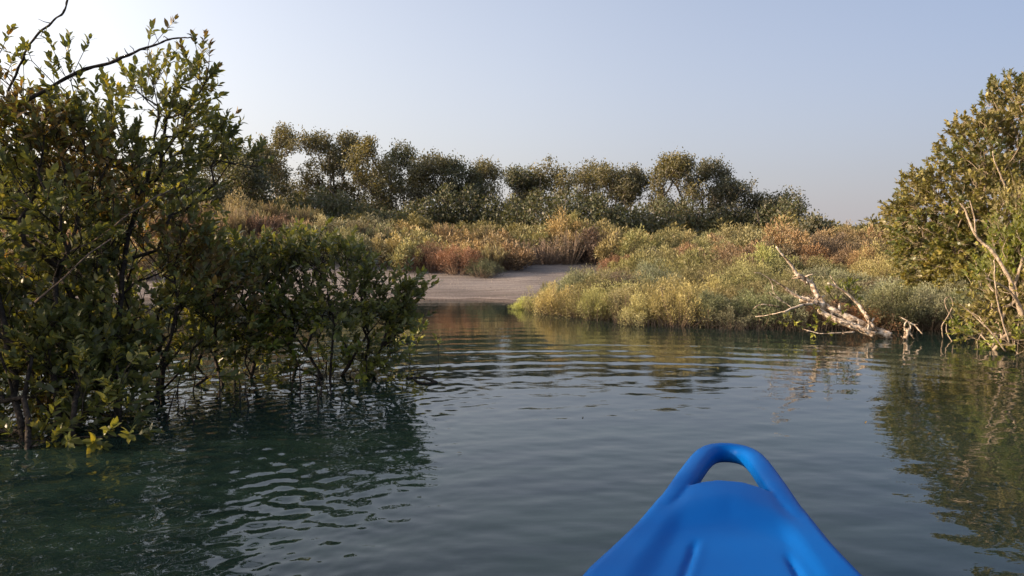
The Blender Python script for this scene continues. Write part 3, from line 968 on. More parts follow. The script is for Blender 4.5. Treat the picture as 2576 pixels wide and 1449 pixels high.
def thicket(name, label, x0, x1, D, ztop, n, seed, color):
    """low dark bush clump under the far trees"""
    r = np.random.default_rng(seed)
    cx = (x0 + x1) / 2
    base = np.array([cx, D, float(ground_z(cx, D))])
    root = empty(name, base, label, 'bush', 'undergrowth bushes below the far trees')
    hw = (x1 - x0) / 2; h = ztop - base[2]
    u = unit(r.normal(size=(n, 3))) * r.random((n, 1)) ** .4
    P = np.array([0, 0, h * .42]) + u * np.array([hw * 1.1, .8, h * .58])
    P[:, 2] += .15 * np.sin(P[:, 0] * 5 + seed) * (P[:, 2] > h * .4)
    P = P[P[:, 2] > 0]
    n = len(P)
    V, T = blade_geo(P, unit(r.normal(size=P.shape) + [0, 0, .5]), unit(r.normal(size=P.shape) + [0, 0, .6]), r.uniform(.08, .15, n), r.uniform(.045, .075, n))
    gl = Geo(); gl.add(V, T, np.repeat(.2 + .4 * r.random(n), 4))  # tint kept low: shade under the far trees put into the colour
    link('foliage', gl.mesh('foliage', [M_leaf_far]), root, color=color)
    g = Geo()
    for k in range(9):
        q = np.array([r.uniform(-.7, .7) * hw, r.uniform(-.4, .4), h * r.uniform(.5, .9)])
        g.tube(np.array([[q[0] * .4, 0, -.05], q * .5, q]), [.02, .015, .008], 4)
    link('stems', g.mesh('stems', [M_bark_far]), root)


k = 0
for px in range(620, 2000, 62):
    D = 24.3 + 1.2 * math.sin(px * .7)
    top = 488 + 22 * math.sin(px * .021) + 14 * math.sin(px * .11) + max(0, px - 1500) * .07
    a = at(px - 48, 600, D)[0]; b = at(px + 48, 600, D)[0]
    z = at(px, top, D)[2]
    thicket('undergrowth_bush', 'dark dense bush, %s from the left in the shaded row below the far trees' % ['first', 'second', 'third', 'fourth', 'fifth', 'sixth', 'seventh', 'eighth', 'ninth', 'tenth', 'eleventh', 'twelfth', 'thirteenth', 'fourteenth', 'fifteenth', 'sixteenth', 'seventeenth', 'eighteenth', 'nineteenth', 'twentieth', 'twenty-first', 'twenty-second', 'last'][k], a, b, D, z, 2600, 300 + k, (.85, .95, .9)); k += 1

# ------------------------------------------------------------------ saltmarsh shrubs
def shrub_variant(name, kind, seed):
    """unit shrub: radius about 1, height about 1 (before scaling .45 m). foliage and stems in one mesh or two"""
    r = np.random.default_rng(seed)
    nst, nn, nb, L0, W0, sp = dict(front=(44, 34, 6, .066, .018, 1.0), mid=(34, 27, 5, .088, .026, 1.0), back=(28, 17, 5, .13, .044, 1.0),
                                    tall=(90, 13, 3, .17, .013, .65), twig=(75, 7, 2, .13, .012, 1.0), fine=(50, 34, 5, .06, .015, 1.05))[kind]
    g = Geo(); gs = Geo()
    lobes = r.normal(0, .5, (5, 2))
    for i in range(nst):
        lb = lobes[r.integers(0, 5)] if r.random() < .6 else np.zeros(2)
        a = r.uniform(0, 2 * math.pi); q = math.sqrt(r.random()) * sp
        tip = np.array([math.cos(a) * q, math.sin(a) * q, 0]) * .8 + np.array([lb[0], lb[1], 0]) * .35
        hh = (1 - .55 * min(1, q * q)) * r.uniform(.62, 1.08)
        if kind == 'tall': hh = (1 - .3 * q) * r.uniform(.55, 1.15)
        tip[2] = hh
        b0 = np.array([tip[0] * .35, tip[1] * .35, -.05])
        c = np.array([tip[0] * (.75 if kind != 'tall' else .6), tip[1] * (.75 if kind != 'tall' else .6), hh * .45])
        t = np.linspace(0, 1, 6)[:, None]
        cur = (1 - t) ** 2 * b0 + 2 * t * (1 - t) * c + t * t * tip
        gs.tube(cur, np.linspace(.02, .007, 6), 3, .5, cap=False)
        if kind in ('tall', 'twig'):
            tt = np.repeat(r.uniform(.3, 1.0, nn), nb)[:, None]
            m = len(tt)
            P = (1 - tt) ** 2 * b0 + 2 * tt * (1 - tt) * c + tt * tt * tip + r.normal(0, .02 if kind == 'tall' else .045, (m, 3))
            dirv = unit(tip - c) * .6 + np.array([0, 0, .55]) + r.normal(0, .28 if kind == 'tall' else .5, (m, 3)) + (P * np.array([1, 1, 0])) * .35
        else:
            m = nn * nb
            tt = np.where(r.random(m) < .55, 1.0, r.uniform(.35, 1, m))[:, None]
            P = (1 - tt) ** 2 * b0 + 2 * tt * (1 - tt) * c + tt * tt * tip
            puff = unit(r.normal(size=(m, 3)) + [0, 0, .25]) * (r.random((m, 1)) ** .45) * r.uniform(.11, .25)
            P = P + puff * np.array([1, 1, 1.25])
            dirv = unit(puff) * .9 + np.array([0, 0, .35]) + r.normal(0, .35, (m, 3)) + unit(P * np.array([1, 1, .6])) * .35
        P[:, 2] = np.maximum(P[:, 2], .0)
        V, T = blade_geo(P, dirv, r.normal(size=(m, 3)) + [0, 0, .3], L0 * r.uniform(.6, 1.3, m), W0 * r.uniform(.7, 1.4, m))
        ti = np.clip(.05 + .30 * P[:, 2] + .22 * (tt[:, 0] > .9) + .38 * r.random() + .22 * r.random(m), 0, 1)  # paler fresh tips; low inner sprigs darker, shade of the gaps painted in
        g.add(V, T, np.repeat(ti, 4))
    return g, gs


def ordinal(n):
    ones = ['', 'first', 'second', 'third', 'fourth', 'fifth', 'sixth', 'seventh', 'eighth', 'ninth', 'tenth', 'eleventh', 'twelfth', 'thirteenth', 'fourteenth', 'fifteenth', 'sixteenth', 'seventeenth', 'eighteenth', 'nineteenth', 'twentieth', 'twenty-first', 'twenty-second', 'twenty-third', 'twenty-fourth', 'twenty-fifth', 'twenty-sixth', 'twenty-seventh', 'twenty-eighth', 'twenty-ninth', 'thirtieth']
    return ones[n] if n <= 30 else ('thirty-' + ones[n - 30] if n < 40 else ('fortieth' if n == 40 else 'forty-' + ones[n - 40]))


def colour_word(c):
    rr, g_, b_ = c
    if rr > 1.55 * g_: return 'reddish'
    if rr > 1.22 * g_: return 'tan' if rr > .21 else 'brownish'
    if rr < .125 and g_ >= rr: return 'dark green'
    return 'yellow-green' if g_ > .17 else 'olive'


BANDS = {}
VAR = {}
for kind, cnt in (('front', 5), ('mid', 5), ('back', 4), ('tall', 4), ('twig', 3), ('fine', 4)):
    for i in range(cnt):
        g, gs = shrub_variant(kind, kind, 40 + i * 7 + len(kind))
        one = Geo()
        V = np.concatenate(g.V); T = np.concatenate(g.T); ti = np.concatenate(g.tint)
        one.add(V, T, ti, 0)
        one.add(np.concatenate(gs.V), np.concatenate(gs.T), .5, 1)
        VAR.setdefault(kind, []).append((one.mesh(kind + '_shrub', [M_shrub, M_twig]),
                                         g.mesh('foliage', [M_shrub]), gs.mesh('stems', [M_twig]), one))

C_YG = (.225, .215, .078); C_OL = (.165, .155, .062); C_GR = (.105, .12, .060); C_GG = (.145, .155, .095)
C_RED = (.20, .105, .062); C_TAN = (.28, .215, .11); C_GOLD = (.27, .20, .072); C_PUR = (.12, .085, .07); C_RUST = (.20, .125, .058)


def shrub(kind, x, y, rad, hgt, color, label, name='saltbush', group=None, parts=False, seed=None, cat='shrub', dz=0.0):
    r = np.random.default_rng(int(abs(x * 997 + y * 331)) if seed is None else seed)
    v = VAR[kind][int(r.integers(0, len(VAR[kind])))]
    z = max(float(ground_z(x, y)), -.06) - .01 + dz
    jit = r.uniform(.94, 1.06, 3) * r.uniform(.82, 1.2)
    mean_ = sum(color) / 3
    col = tuple(float((c * .82 + mean_ * .18) * .92 * j) for c, j in zip(color, jit))
    rz = r.uniform(0, 6.28)
    sc_ = (rad, rad * r.uniform(.9, 1.1), hgt)
    if parts:
        root = empty(name, (x, y, z), label, cat, group)
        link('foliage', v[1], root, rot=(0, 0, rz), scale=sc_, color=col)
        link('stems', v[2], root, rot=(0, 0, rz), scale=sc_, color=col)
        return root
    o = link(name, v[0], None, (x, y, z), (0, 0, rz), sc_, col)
    return tag(o, label, cat, group)


taken = []


def reserve(x, y, r_): taken.append((x, y, r_))


# named shrubs one can point at
def sp_(px, py_base, D): return at(px, py_base, D)[0]


SPECIAL = [
    ('front', 1150, 16.0, .62, .62, C_RED, 'rust-red shrub at the left end of the sandbank above the beach'),
    ('front', 1085, 16.4, .55, .60, (.17, .09, .06), 'dull brown-red shrub just left of the rust-red one'),
    ('fine', 1212, 15.6, .44, .36, C_GR, 'low dark green tussock at the front edge of the sandbank'),
    ('tall', 1240, 16.6, .55, .62, C_TAN, 'feathery tan tuft behind the low dark green tussock'),
    ('twig', 1310, 18.0, .7, .62, (.22, .15, .12), 'pinkish dry twiggy shrub behind the bare sand'),
    ('twig', 1375, 18.2, .6, .7, (.20, .14, .12), 'grey-pink bare shrub left of the dark tangled one'),
    ('twig', 1430, 18.3, .65, .85, (.10, .08, .07), 'dark tangled dead shrub with grey twigs on the sand edge'),
    ('mid', 1490, 18.6, .7, .85, (.13, .08, .065), 'purple-brown rounded shrub above the dark tangled one'),
    ('mid', 1415, 19.8, .8, .95, C_GOLD, 'golden humped bush on the crest behind the sand'),
    ('mid', 1455, 20.2, .6, 1.05, (.17, .17, .05), 'yellow-green crest bush right of the golden hump'),
    ('front', 1550, 15.3, .5, .5, C_RED, 'bright rust shrub right of the open sand'),
    ('mid', 1610, 17.5, .7, .8, C_OL, 'olive shrub cresting behind the bright rust one'),
    ('mid', 1640, 16.0, .6, .5, (.09, .09, .06), 'shadowed grey-green shrub right of the bright rust one'),
    ('mid', 1680, 17.6, .65, .75, C_OL, 'olive green shrub on the crest with a flat top'),
    ('mid', 1960, 14.6, .8, .85, C_RUST, 'orange-brown shrub forming the high point of the right crest'),
    ('tall', 590, 17.2, .8, 1.05, C_TAN, 'tall feathery tan shrub on the mound at the left'),
    ('tall', 540, 16.8, .7, .9, (.24, .17, .09), 'straw-coloured tuft left of the tall feathery one'),
    ('tall', 650, 17.4, .75, .85, (.22, .12, .08), 'reddish feathery shrub on the mound right of the tan one'),
]
nsp = 0
for kind, px, D, rad, hg, co, lab in SPECIAL:
    x = at(px, 640, D)[0]
    shrub(kind, x, D, rad, hg, co, lab, parts=True, group=None)
    reserve(x, D, rad * .7)

# front row along the right waterline
ordn = ['first', 'second', 'third', 'fourth', 'fifth', 'sixth', 'seventh', 'eighth', 'ninth', 'tenth', 'eleventh', 'twelfth', 'thirteenth', 'fourteenth', 'fifteenth', 'sixteenth', 'seventeenth', 'eighteenth', 'nineteenth', 'twentieth']
rowc = [('pale lime', (.26, .27, .06)), ('yellow-green', C_YG), ('yellow-green', (.27, .25, .09)), ('olive', C_OL), ('yellow-green', C_YG), ('olive', (.20, .18, .08)), ('yellow-green', (.27, .26, .10)),
        ('yellow-green', C_YG), ('dark green', C_GR), ('grey-green', C_GG), ('dark green', C_GR), ('grey-green', C_GG), ('brownish', (.16, .10, .06)), ('rusty', (.20, .11, .05)), ('dark green', (.10, .11, .05)), ('grey-green', C_GG), ('dark green', C_GR), ('olive', C_OL), ('olive', C_OL), ('olive', C_OL)]
row = [(.22, 10.75, .22, .20), (.42, 10.35, .28, .34), (.62, 9.9, .33, .42), (.92, 9.55, .32, .40), (1.05, 9.15, .30, .42), (1.38, 8.9, .32, .40), (1.55, 8.6, .30, .36), (1.9, 8.45, .36, .46), (2.25, 8.35, .30, .36),
       (2.45, 8.2, .26, .30), (2.78, 8.2, .34, .38), (3.05, 8.15, .30, .32), (3.4, 8.1, .30, .30), (3.8, 7.95, .30, .26), (4.1, 8.0, .36, .40), (4.5, 7.95, .36, .40), (4.95, 7.75, .38, .40), (5.3, 7.3, .36, .38)]
for i, (x, y, rd, hg) in enumerate(row):
    w, c = rowc[i]
    y -= .08
    c = tuple(q * 1.28 for q in c)
    shrub('fine' if i % 2 else 'front', x, y, rd * 1.12, hg * 1.05, c, '%s saltbush, %s from the sandy end of the right waterline' % (w, ordn[i]), parts=True, group='saltbushes along the right waterline')
    reserve(x, y, rd * .6)

# scattered shrubs: rest of the banks
def density_pos():
    r = np.random.default_rng(77)
    pts = []
    P = np.array([(t[0], t[1], t[2]) for t in taken])
    tries = 0
    while tries < 26000:
        tries += 1
        y = 7.6 + (r.random() ** 1.15) * 15.8
        lim = .74 * y + .8
        x = r.uniform(-lim, lim)
        d = float(shore_dist(np.array([x]), np.array([y]))[0])
        if d < .32: continue
        # open sand: left of the right-hand bank and below the crest
        edge_back = 16.1 + .5 * math.sin(x * 1.3) + (1.7 * float(smooth(-1.2, 1.2, x))) - (1.6 if x < -7 else 0)
        left_of_bank = x < .35 + max(0, (y - 10.5)) * .60
        if y < edge_back and left_of_bank: continue
        if 15.0 < y < 16.3 and x < 3.6: continue
        rad = r.uniform(.30, .46) + .012 * (y - 8)
        if y > 17: rad += .12
        ok = True
        if len(P):
            dd = np.hypot(P[:, 0] - x, P[:, 1] - y)
            if np.any(dd < (.62 * rad + .55 * P[:, 2])): ok = False
        if not ok: continue
        P = np.vstack([P, (x, y, rad)]) if len(P) else np.array([(x, y, rad)])
        pts.append((x, y, rad))
    return pts


pts = density_pos()
info = []
for (x, y, rad) in pts:
    px, py, dp = proj(np.array([x, y, .6]))
    vis = -60 < px[0] < 2640
    info.append((y + (0 if vis else 100), x, y, rad, vis))
info.sort()
stuffg = Geo(); stuff_cols = []
r = np.random.default_rng(8)
left_g = {}
count = 0
for (_, x, y, rad, vis) in info:
    px = float(proj(np.array([x, y, .6]))[0][0])
    nz = float(wob(np.array(x), np.array(y), .9, 55)); u = r.random()
    # plant communities seen in the photograph
    if x > .3 and y < 12.0:
        kind = 'front' if u < .55 else 'fine'
        col = C_YG if nz > .1 else (C_OL if nz > -.2 else C_GG)
        if px > 1950 and u < .5: col = C_GG
        if nz < -.05 and u > .86: col = (.12, .09, .06)
        hg = r.uniform(.30, .56); grp = ('olive', 'grassy green saltbush in the low dense belt behind the right waterline')
    elif x > .3 and y < 15.5:
        kind = 'mid'
        col = C_OL if nz > 0 else (C_RUST if nz < -.25 and u < .7 else C_YG)
        if 2200 > px > 1700 and u < .35: col = (.15, .10, .06)
        if y > 13.6 and u > .45: col = (.115, .09, .06) if u < .8 else (.19, .115, .06)  # dark woody shrubs; their brown also paints in the mid-bank shadows
        hg = r.uniform(.34, .66); grp = ('mid', 'mixed olive and rusty saltbush in the belt halfway up the right bank')
    elif x > .3:
        kind = 'mid' if u < .6 else 'back'
        col = (.24, .20, .085) if nz > .1 else ((.20, .145, .075) if nz > -.1 else (.17, .165, .075))
        hg = r.uniform(.42, .76); grp = ('crest', 'golden brown bush on the crest line of the right bank')
        if px < 1560: kind = 'back'; hg = r.uniform(.6, .8)
    elif px > 980:
        kind = 'tall' if u < .35 else 'back'
        col = C_TAN if u < .3 else ((.24, .21, .09) if nz > 0 else (.23, .17, .085))
        hg = r.uniform(.5, .72); grp = ('mound', 'golden feathery shrub on the low rise behind the sand')
    elif px > 780:
        kind = 'tall' if u < .5 else 'mid'
        col = (.21, .20, .10) if nz > -.1 else C_GG
        if y < 17.3: kind = 'mid'; col = C_GG if nz > 0 else C_GR
        hg = r.uniform(.5, .72); grp = ('slope', 'grey-green feathery shrub on the slope between the mound and the sand')
    else:
        kind = 'tall' if u < .7 else 'mid'
        col = C_TAN if nz > 0 else ((.20, .16, .07) if u < .6 else (.19, .11, .07))
        hg = r.uniform(.6, .85); grp = ('top', 'straw-coloured feathery shrub covering the high mound at the left')
    if vis and count < 290:
        so_ = shrub(kind, x, y, rad * 1.12, hg, col, grp[1], group={'olive': 'low saltbushes of the right bank', 'mid': 'saltbushes halfway up the right bank', 'crest': 'bushes on the right crest', 'mound': 'golden shrubs behind the sand', 'slope': 'grey-green shrubs on the slope', 'top': 'straw shrubs on the mound'}[grp[0]])
        band = int((y - 7.6) / 1.3); BANDS.setdefault((grp[0], band), []).append((px, so_, colour_word(col)))
        count += 1
    else:
        v = VAR['back'][int(r.integers(0, 4))][3]
        a = r.uniform(0, 6.28)
        Vv = np.concatenate(v.V); c_, s_ = math.cos(a), math.sin(a)
        Vv = np.stack([(Vv[:, 0] * c_ - Vv[:, 1] * s_) * rad * 1.2, (Vv[:, 0] * s_ + Vv[:, 1] * c_) * rad * 1.2, Vv[:, 2] * hg], -1) + np.array([x, y, float(ground_z(x, y))])
        stuffg.V.append(Vv); stuffg.T.append(np.concatenate(v.T) + stuffg.n); stuffg.tint.append(np.concatenate(v.tint)); stuffg.m.append(np.concatenate(v.m)); stuffg.n += len(Vv)
WHERE = {'olive': ('saltbush', 'low right bank'), 'mid': ('saltbush', 'middle of the right bank'), 'crest': ('bush', 'right crest'),
         'mound': ('feathery shrub', 'rise behind the sand'), 'slope': ('feathery shrub', 'slope right of the mound'), 'top': ('feathery shrub', 'high left mound')}
for gname in WHERE:
    bands = sorted(b for (g_, b) in BANDS if g_ == gname)
    for bi, b in enumerate(bands):
        lst = sorted(BANDS[(gname, b)], key=lambda q: q[0])
        for k_, (_, ob_, cw) in enumerate(lst):
            ob_['label'] = '%s %s, %s from left in %s row, %s' % (cw, WHERE[gname][0], ordinal(k_ + 1), ordinal(bi + 1), WHERE[gname][1])
print('shrubs placed', count, 'of', len(info))
# low cover beyond the crest out to the horizon
r = np.random.default_rng(12)
for i in range(90):
    y = 23 + (r.random() ** 1.6) * 50
    x = r.uniform(-.15, .85) * y * .8
    v = VAR['back'][int(r.integers(0, 4))][3]
    Vv = np.concatenate(v.V); s = r.uniform(.9, 1.6) * (1 + y / 60); hg = r.uniform(.5, .8) * (1 + .012 * y)
    Vv = Vv * np.array([s, s, hg]) + np.array([x, y, float(ground_z(x, y))])
    stuffg.V.append(Vv); stuffg.T.append(np.concatenate(v.T) + stuffg.n); stuffg.tint.append(np.concatenate(v.tint)); stuffg.m.append(np.concatenate(v.m)); stuffg.n += len(Vv)
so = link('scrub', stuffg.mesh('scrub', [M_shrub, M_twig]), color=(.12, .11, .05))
tag(so, 'low olive scrub running on behind the crest to the horizon', 'scrub', kind='stuff')

# small bush standing up at the right end of the crest, and far bushes on the horizon
far_tree('small_bush', 'tiny dark bush poking above the right crest', 2045, 568, 17, 44, 190, 1.2, G5)
for i, (px, tp, D, w_) in enumerate([(2090, 590, 60, 60), (2140, 594, 70, 60), (2190, 592, 65, 70), (2240, 594, 75, 70)]):
    far_tree('distant_tree', ['first', 'second', 'third', 'fourth'][i] + ' low grey-green tree from the left on the far horizon right of the crest', px, tp, D, w_, 200 + i, .5, G2, group='low trees on the horizon')

# dry stems and litter at the foot of the shrubs on the water's edge
def waterline_stems():
    r = np.random.default_rng(30)
    g = Geo()
    for i in range(520):
        t = r.uniform(0, 1)
        x = .2 + t * 5.0
        y = float(np.interp(x, SH[5:19, 0], SH[5:19, 1])) + r.uniform(-.22, .15)
        h_ = r.uniform(.05, .16)
        p = np.array([x, y, -.04]); d = np.array([r.normal(0, .15), r.normal(0, .15), 1])
        g.tube(np.array([p, p + d * h_ * .6, p + d * h_ + np.array([r.normal(0, .01), 0, 0])]), [.0035, .003, .0015], 3, cap=False)
    o = link('dry_stems', g.mesh('dry_stems', [M_twig]))
    tag(o, 'thin dry stems standing in the shallows along the right waterline', 'dry stems', kind='stuff')
    g = Geo()
    for i in range(90):
        x = r.uniform(-3.9, -.9); y = r.uniform(3.6, 5.6)
        h_ = r.uniform(.06, .22)
        p = np.array([x, y, -.05]); d = np.array([r.normal(0, .12), r.normal(0, .12), 1])
        g.tube(np.array([p, p + d * h_ * .6, p + d * h_ + np.array([r.normal(0, .012), 0, 0])]), [.0045, .004, .002], 4, cap=False)
    o = link('breathing_roots', g.mesh('breathing_roots', [M_bark]))
    tag(o, 'dark pencil roots standing in the water below the left mangroves', 'mangrove roots', kind='stuff')


waterline_stems()

# shrub twigs in front of the front row: one lone leaning sprig on the sand side
shrub('tall', .52, 11.2, .12, .34, C_OL, 'thin sprig leaning out over the sand left of the lime saltbush', name='sprig', parts=True, cat='plant')

# ------------------------------------------------------------------ dead tree in the water
D0 = 7.35
base = onz(2222, 838, 0)
dead = empty('dead_tree', base, 'bleached fallen dead tree lying half in the water by the right bank', 'dead tree')
bare_branch('trunk', dead, base, [(2240, 846, 7.1), (2215, 836, 7.15), (2170, 818, 7.2), (2120, 792, 7.25), (2080, 775, 7.3), (2050, 757, 7.35), (2015, 752, 7.4)], .043, .036, M_dead, 9, 14, 1)
bare_branch('trunk', dead, base, [(2200, 842, 7.05), (2150, 822, 7.1), (2095, 802, 7.2), (2060, 780, 7.3)], .036, .028, M_dead, 9, 14, 21)
bare_branch('branch', dead, base, [(2085, 778, 7.3), (2055, 745, 7.35), (2042, 712, 7.4), (2025, 702, 7.4), (2005, 690, 7.4)], .030, .022, M_dead, 8, 7, 2, 'thick knotted limb rising left')
bare_branch('branch', dead, base, [(2032, 712, 7.4), (2003, 690, 7.4), (1990, 665, 7.4), (1972, 645, 7.4), (1953, 621, 7.4)], .022, .008, M_dead, 7, 3, 3, 'tallest bare limb')
bare_branch('branch', dead, base, [(2060, 768, 7.3), (2010, 748, 7.3), (1985, 730, 7.3), (1960, 714, 7.3), (1938, 701, 7.3)], .015, .006, M_dead, 6, 5, 4)
bare_branch('branch', dead, base, [(2040, 760, 7.35), (2000, 745, 7.5), (1975, 728, 7.5)], .012, .006, M_dead, 6, 3, 5)
bare_branch('branch', dead, base, [(1990, 772, 7.3), (1965, 755, 7.3), (1945, 735, 7.3), (1942, 715, 7.3), (1935, 700, 7.3), (1915, 687, 7.3), (1898, 685, 7.3)], .006, .004, M_dead, 5, 1, 6)
bare_branch('branch', dead, base, [(1968, 758, 7.3), (1945, 745, 7.3), (1935, 735, 7.3)], .006, .003, M_dead, 5, 0, 7)
bare_branch('branch', dead, base, [(2060, 765, 7.3), (2030, 765, 7.25), (2000, 772, 7.2), (1972, 785, 7.15)], .018, .009, M_dead, 7, 3, 8)
bare_branch('branch', dead, base, [(1990, 778, 7.3), (1950, 790, 7.4), (1900, 797, 7.6)], .007, .004, M_dead, 5, 1, 9)
bare_branch('branch', dead, base, [(1960, 772, 7.6), (1925, 765, 7.6), (1905, 768, 7.6), (1895, 777, 7.6)], .009, .005, M_dead, 5, 0, 10)
bare_branch('branch', dead, base, [(2206, 836, 7.1), (2180, 795, 7.15), (2160, 765, 7.2), (2130, 738, 7.2), (2105, 722, 7.2), (2082, 712, 7.2)], .021, .009, M_dead, 7, 6, 11, 'second limb, rising to the right of the thick one')
bare_branch('branch', dead, base, [(2107, 725, 7.2), (2100, 712, 7.2), (2092, 700, 7.2), (2088, 692, 7.2)], .010, .005, M_dead, 5, 0, 12)
bare_branch('branch', dead, base, [(2190, 812, 7.15), (2200, 800, 7.15)], .012, .008, M_dead, 5, 0, 13)
bare_branch('branch', dead, base, [(2150, 835, 7.0), (2110, 838, 7.0), (2060, 840, 7.0), (2020, 828, 7.1)], .009, .004, M_dead, 5, 3, 14)
# leafy shoots on the log and beside it
bs = onz(2075, 835, 0)
small_plant('mangrove_seedling', 'leafy green shoots growing up through the fallen dead tree', 'mangrove seedling', bs,
            [E(2120, 745, 7.5, 35, 35, .12), E(2090, 800, 7.2, 35, 25, .1), E(2060, 825, 7.2, 25, 15, .1)], 38, M_leaf_fresh,
            [stem(2075, 838, [(2090, 800, 7.3), (2110, 760, 7.45)]), stem(2060, 838, [(2060, 822, 7.2)])], 60, 35, nl=7, twig=.08, Ll=.045, Wl=.02)
bs = onz(1990, 838, 0)
small_plant('mangrove_seedling', 'small yellowish shoot at the water left of the fallen dead tree', 'mangrove seedling', bs,
            [E(1990, 812, 7.4, 22, 14, .1)], 8, M_leaf_fresh, [stem(1990, 838, [(1990, 820, 7.4)])], 30, 36, nl=7, twig=.06, Ll=.04, Wl=.016)

# weathered stump and stick beside it
bst = onz(2280, 850, 0)
st = empty('tree_stump', bst, 'small pale hollow stump standing in the water right of the fallen tree', 'stump')
bare_branch('trunk', st, bst, [(2279, 862, 7.0), (2278, 850, 7.0), (2281, 838, 7.0), (2284, 828, 7.0)], .020, .024, M_dead, 8, 2, 1)
bare_branch('branch', st, bst, [(2278, 834, 7.0), (2275, 822, 7.0), (2277, 812, 7.0), (2282, 808, 7.0)], .010, .006, M_dead, 6, 0, 2)
bare_branch('branch', st, bst, [(2287, 834, 7.0), (2291, 824, 7.0), (2288, 813, 7.0), (2282, 808, 7.0)], .010, .006, M_dead, 6, 0, 3)
bsk = onz(2318, 838, 0)
sk = empty('driftwood_stick', bsk, 'thin pale stick slanting out of the water right of the hollow stump', 'stick')
bare_branch('stick', sk, bsk, [(2320, 840, 6.95), (2300, 817, 7.0), (2280, 806, 7.05), (2262, 796, 7.1)], .006, .0045, M_dead, 5, 1, 4)

# floating bent twig
bt = onz(1062, 957, 0)
tw = empty('floating_twig', bt, 'dark bent twig looping on the water right of the broad bush', 'twig')
g = Geo()
loop = [onz(x, y, .004) for x, y in ((1022, 951), (1045, 949), (1068, 950), (1085, 956), (1098, 962), (1082, 964), (1062, 964), (1045, 957), (1040, 951))]
g.tube(np.array(loop) - bt, [.006, .007, .007, .008, .011, .008, .006, .006, .004], 5)
link('twig', g.mesh('twig', [M_bark], True), tw)

# stray leaves and foam specks drifting
me = leaf_meshes(M_leaf_brown)
for i, (x, y, lab) in enumerate([(1150, 1138, 'tiny floating leaf in the open water left of the bow'), (1465, 1048, 'dark speck of a leaf floating beyond the bow'), (2345, 1090, 'tiny leaf afloat in the reflections at the right'),
                                 (2180, 1060, 'lone leaf adrift in the middle of the right water')]):
    p = onz(x, y, .006)
    o = link('floating_leaf', me[i % 4], None, p, (0, 0, i * 1.3), (.022, .022, .022))
    tag(o, lab, 'leaf')


# ------------------------------------------------------------------ sand pebbles / shells
def sand_bits():
    r = np.random.default_rng(61)
    g = Geo()
    n = 700
    x = r.uniform(-6, 3.5, n); y = r.uniform(12.4, 18, n)
    for a, b in zip(x, y):
        s = r.uniform(.008, .022)
        z = float(ground_z(a, b))
        V = np.array([(1, 0, 0), (0, 1, 0), (-1, 0, 0), (0, -1, 0), (0, 0, .8), (0, 0, -.3)]) * s * r.uniform(.6, 1.2, 3) + (a, b, z)
        g.add(V, [(0, 1, 4), (1, 2, 4), (2, 3, 4), (3, 0, 4), (1, 0, 5), (2, 1, 5), (3, 2, 5), (0, 3, 5)])
    m = bark_material('shell_grit', (.12, .10, .08), (.32, .28, .24), 3)
    o = link('pebbles', g.mesh('pebbles', [m]))
    tag(o, 'small dark pebbles and shell bits strewn over the sandbank', 'pebbles', kind='stuff')


sand_bits()

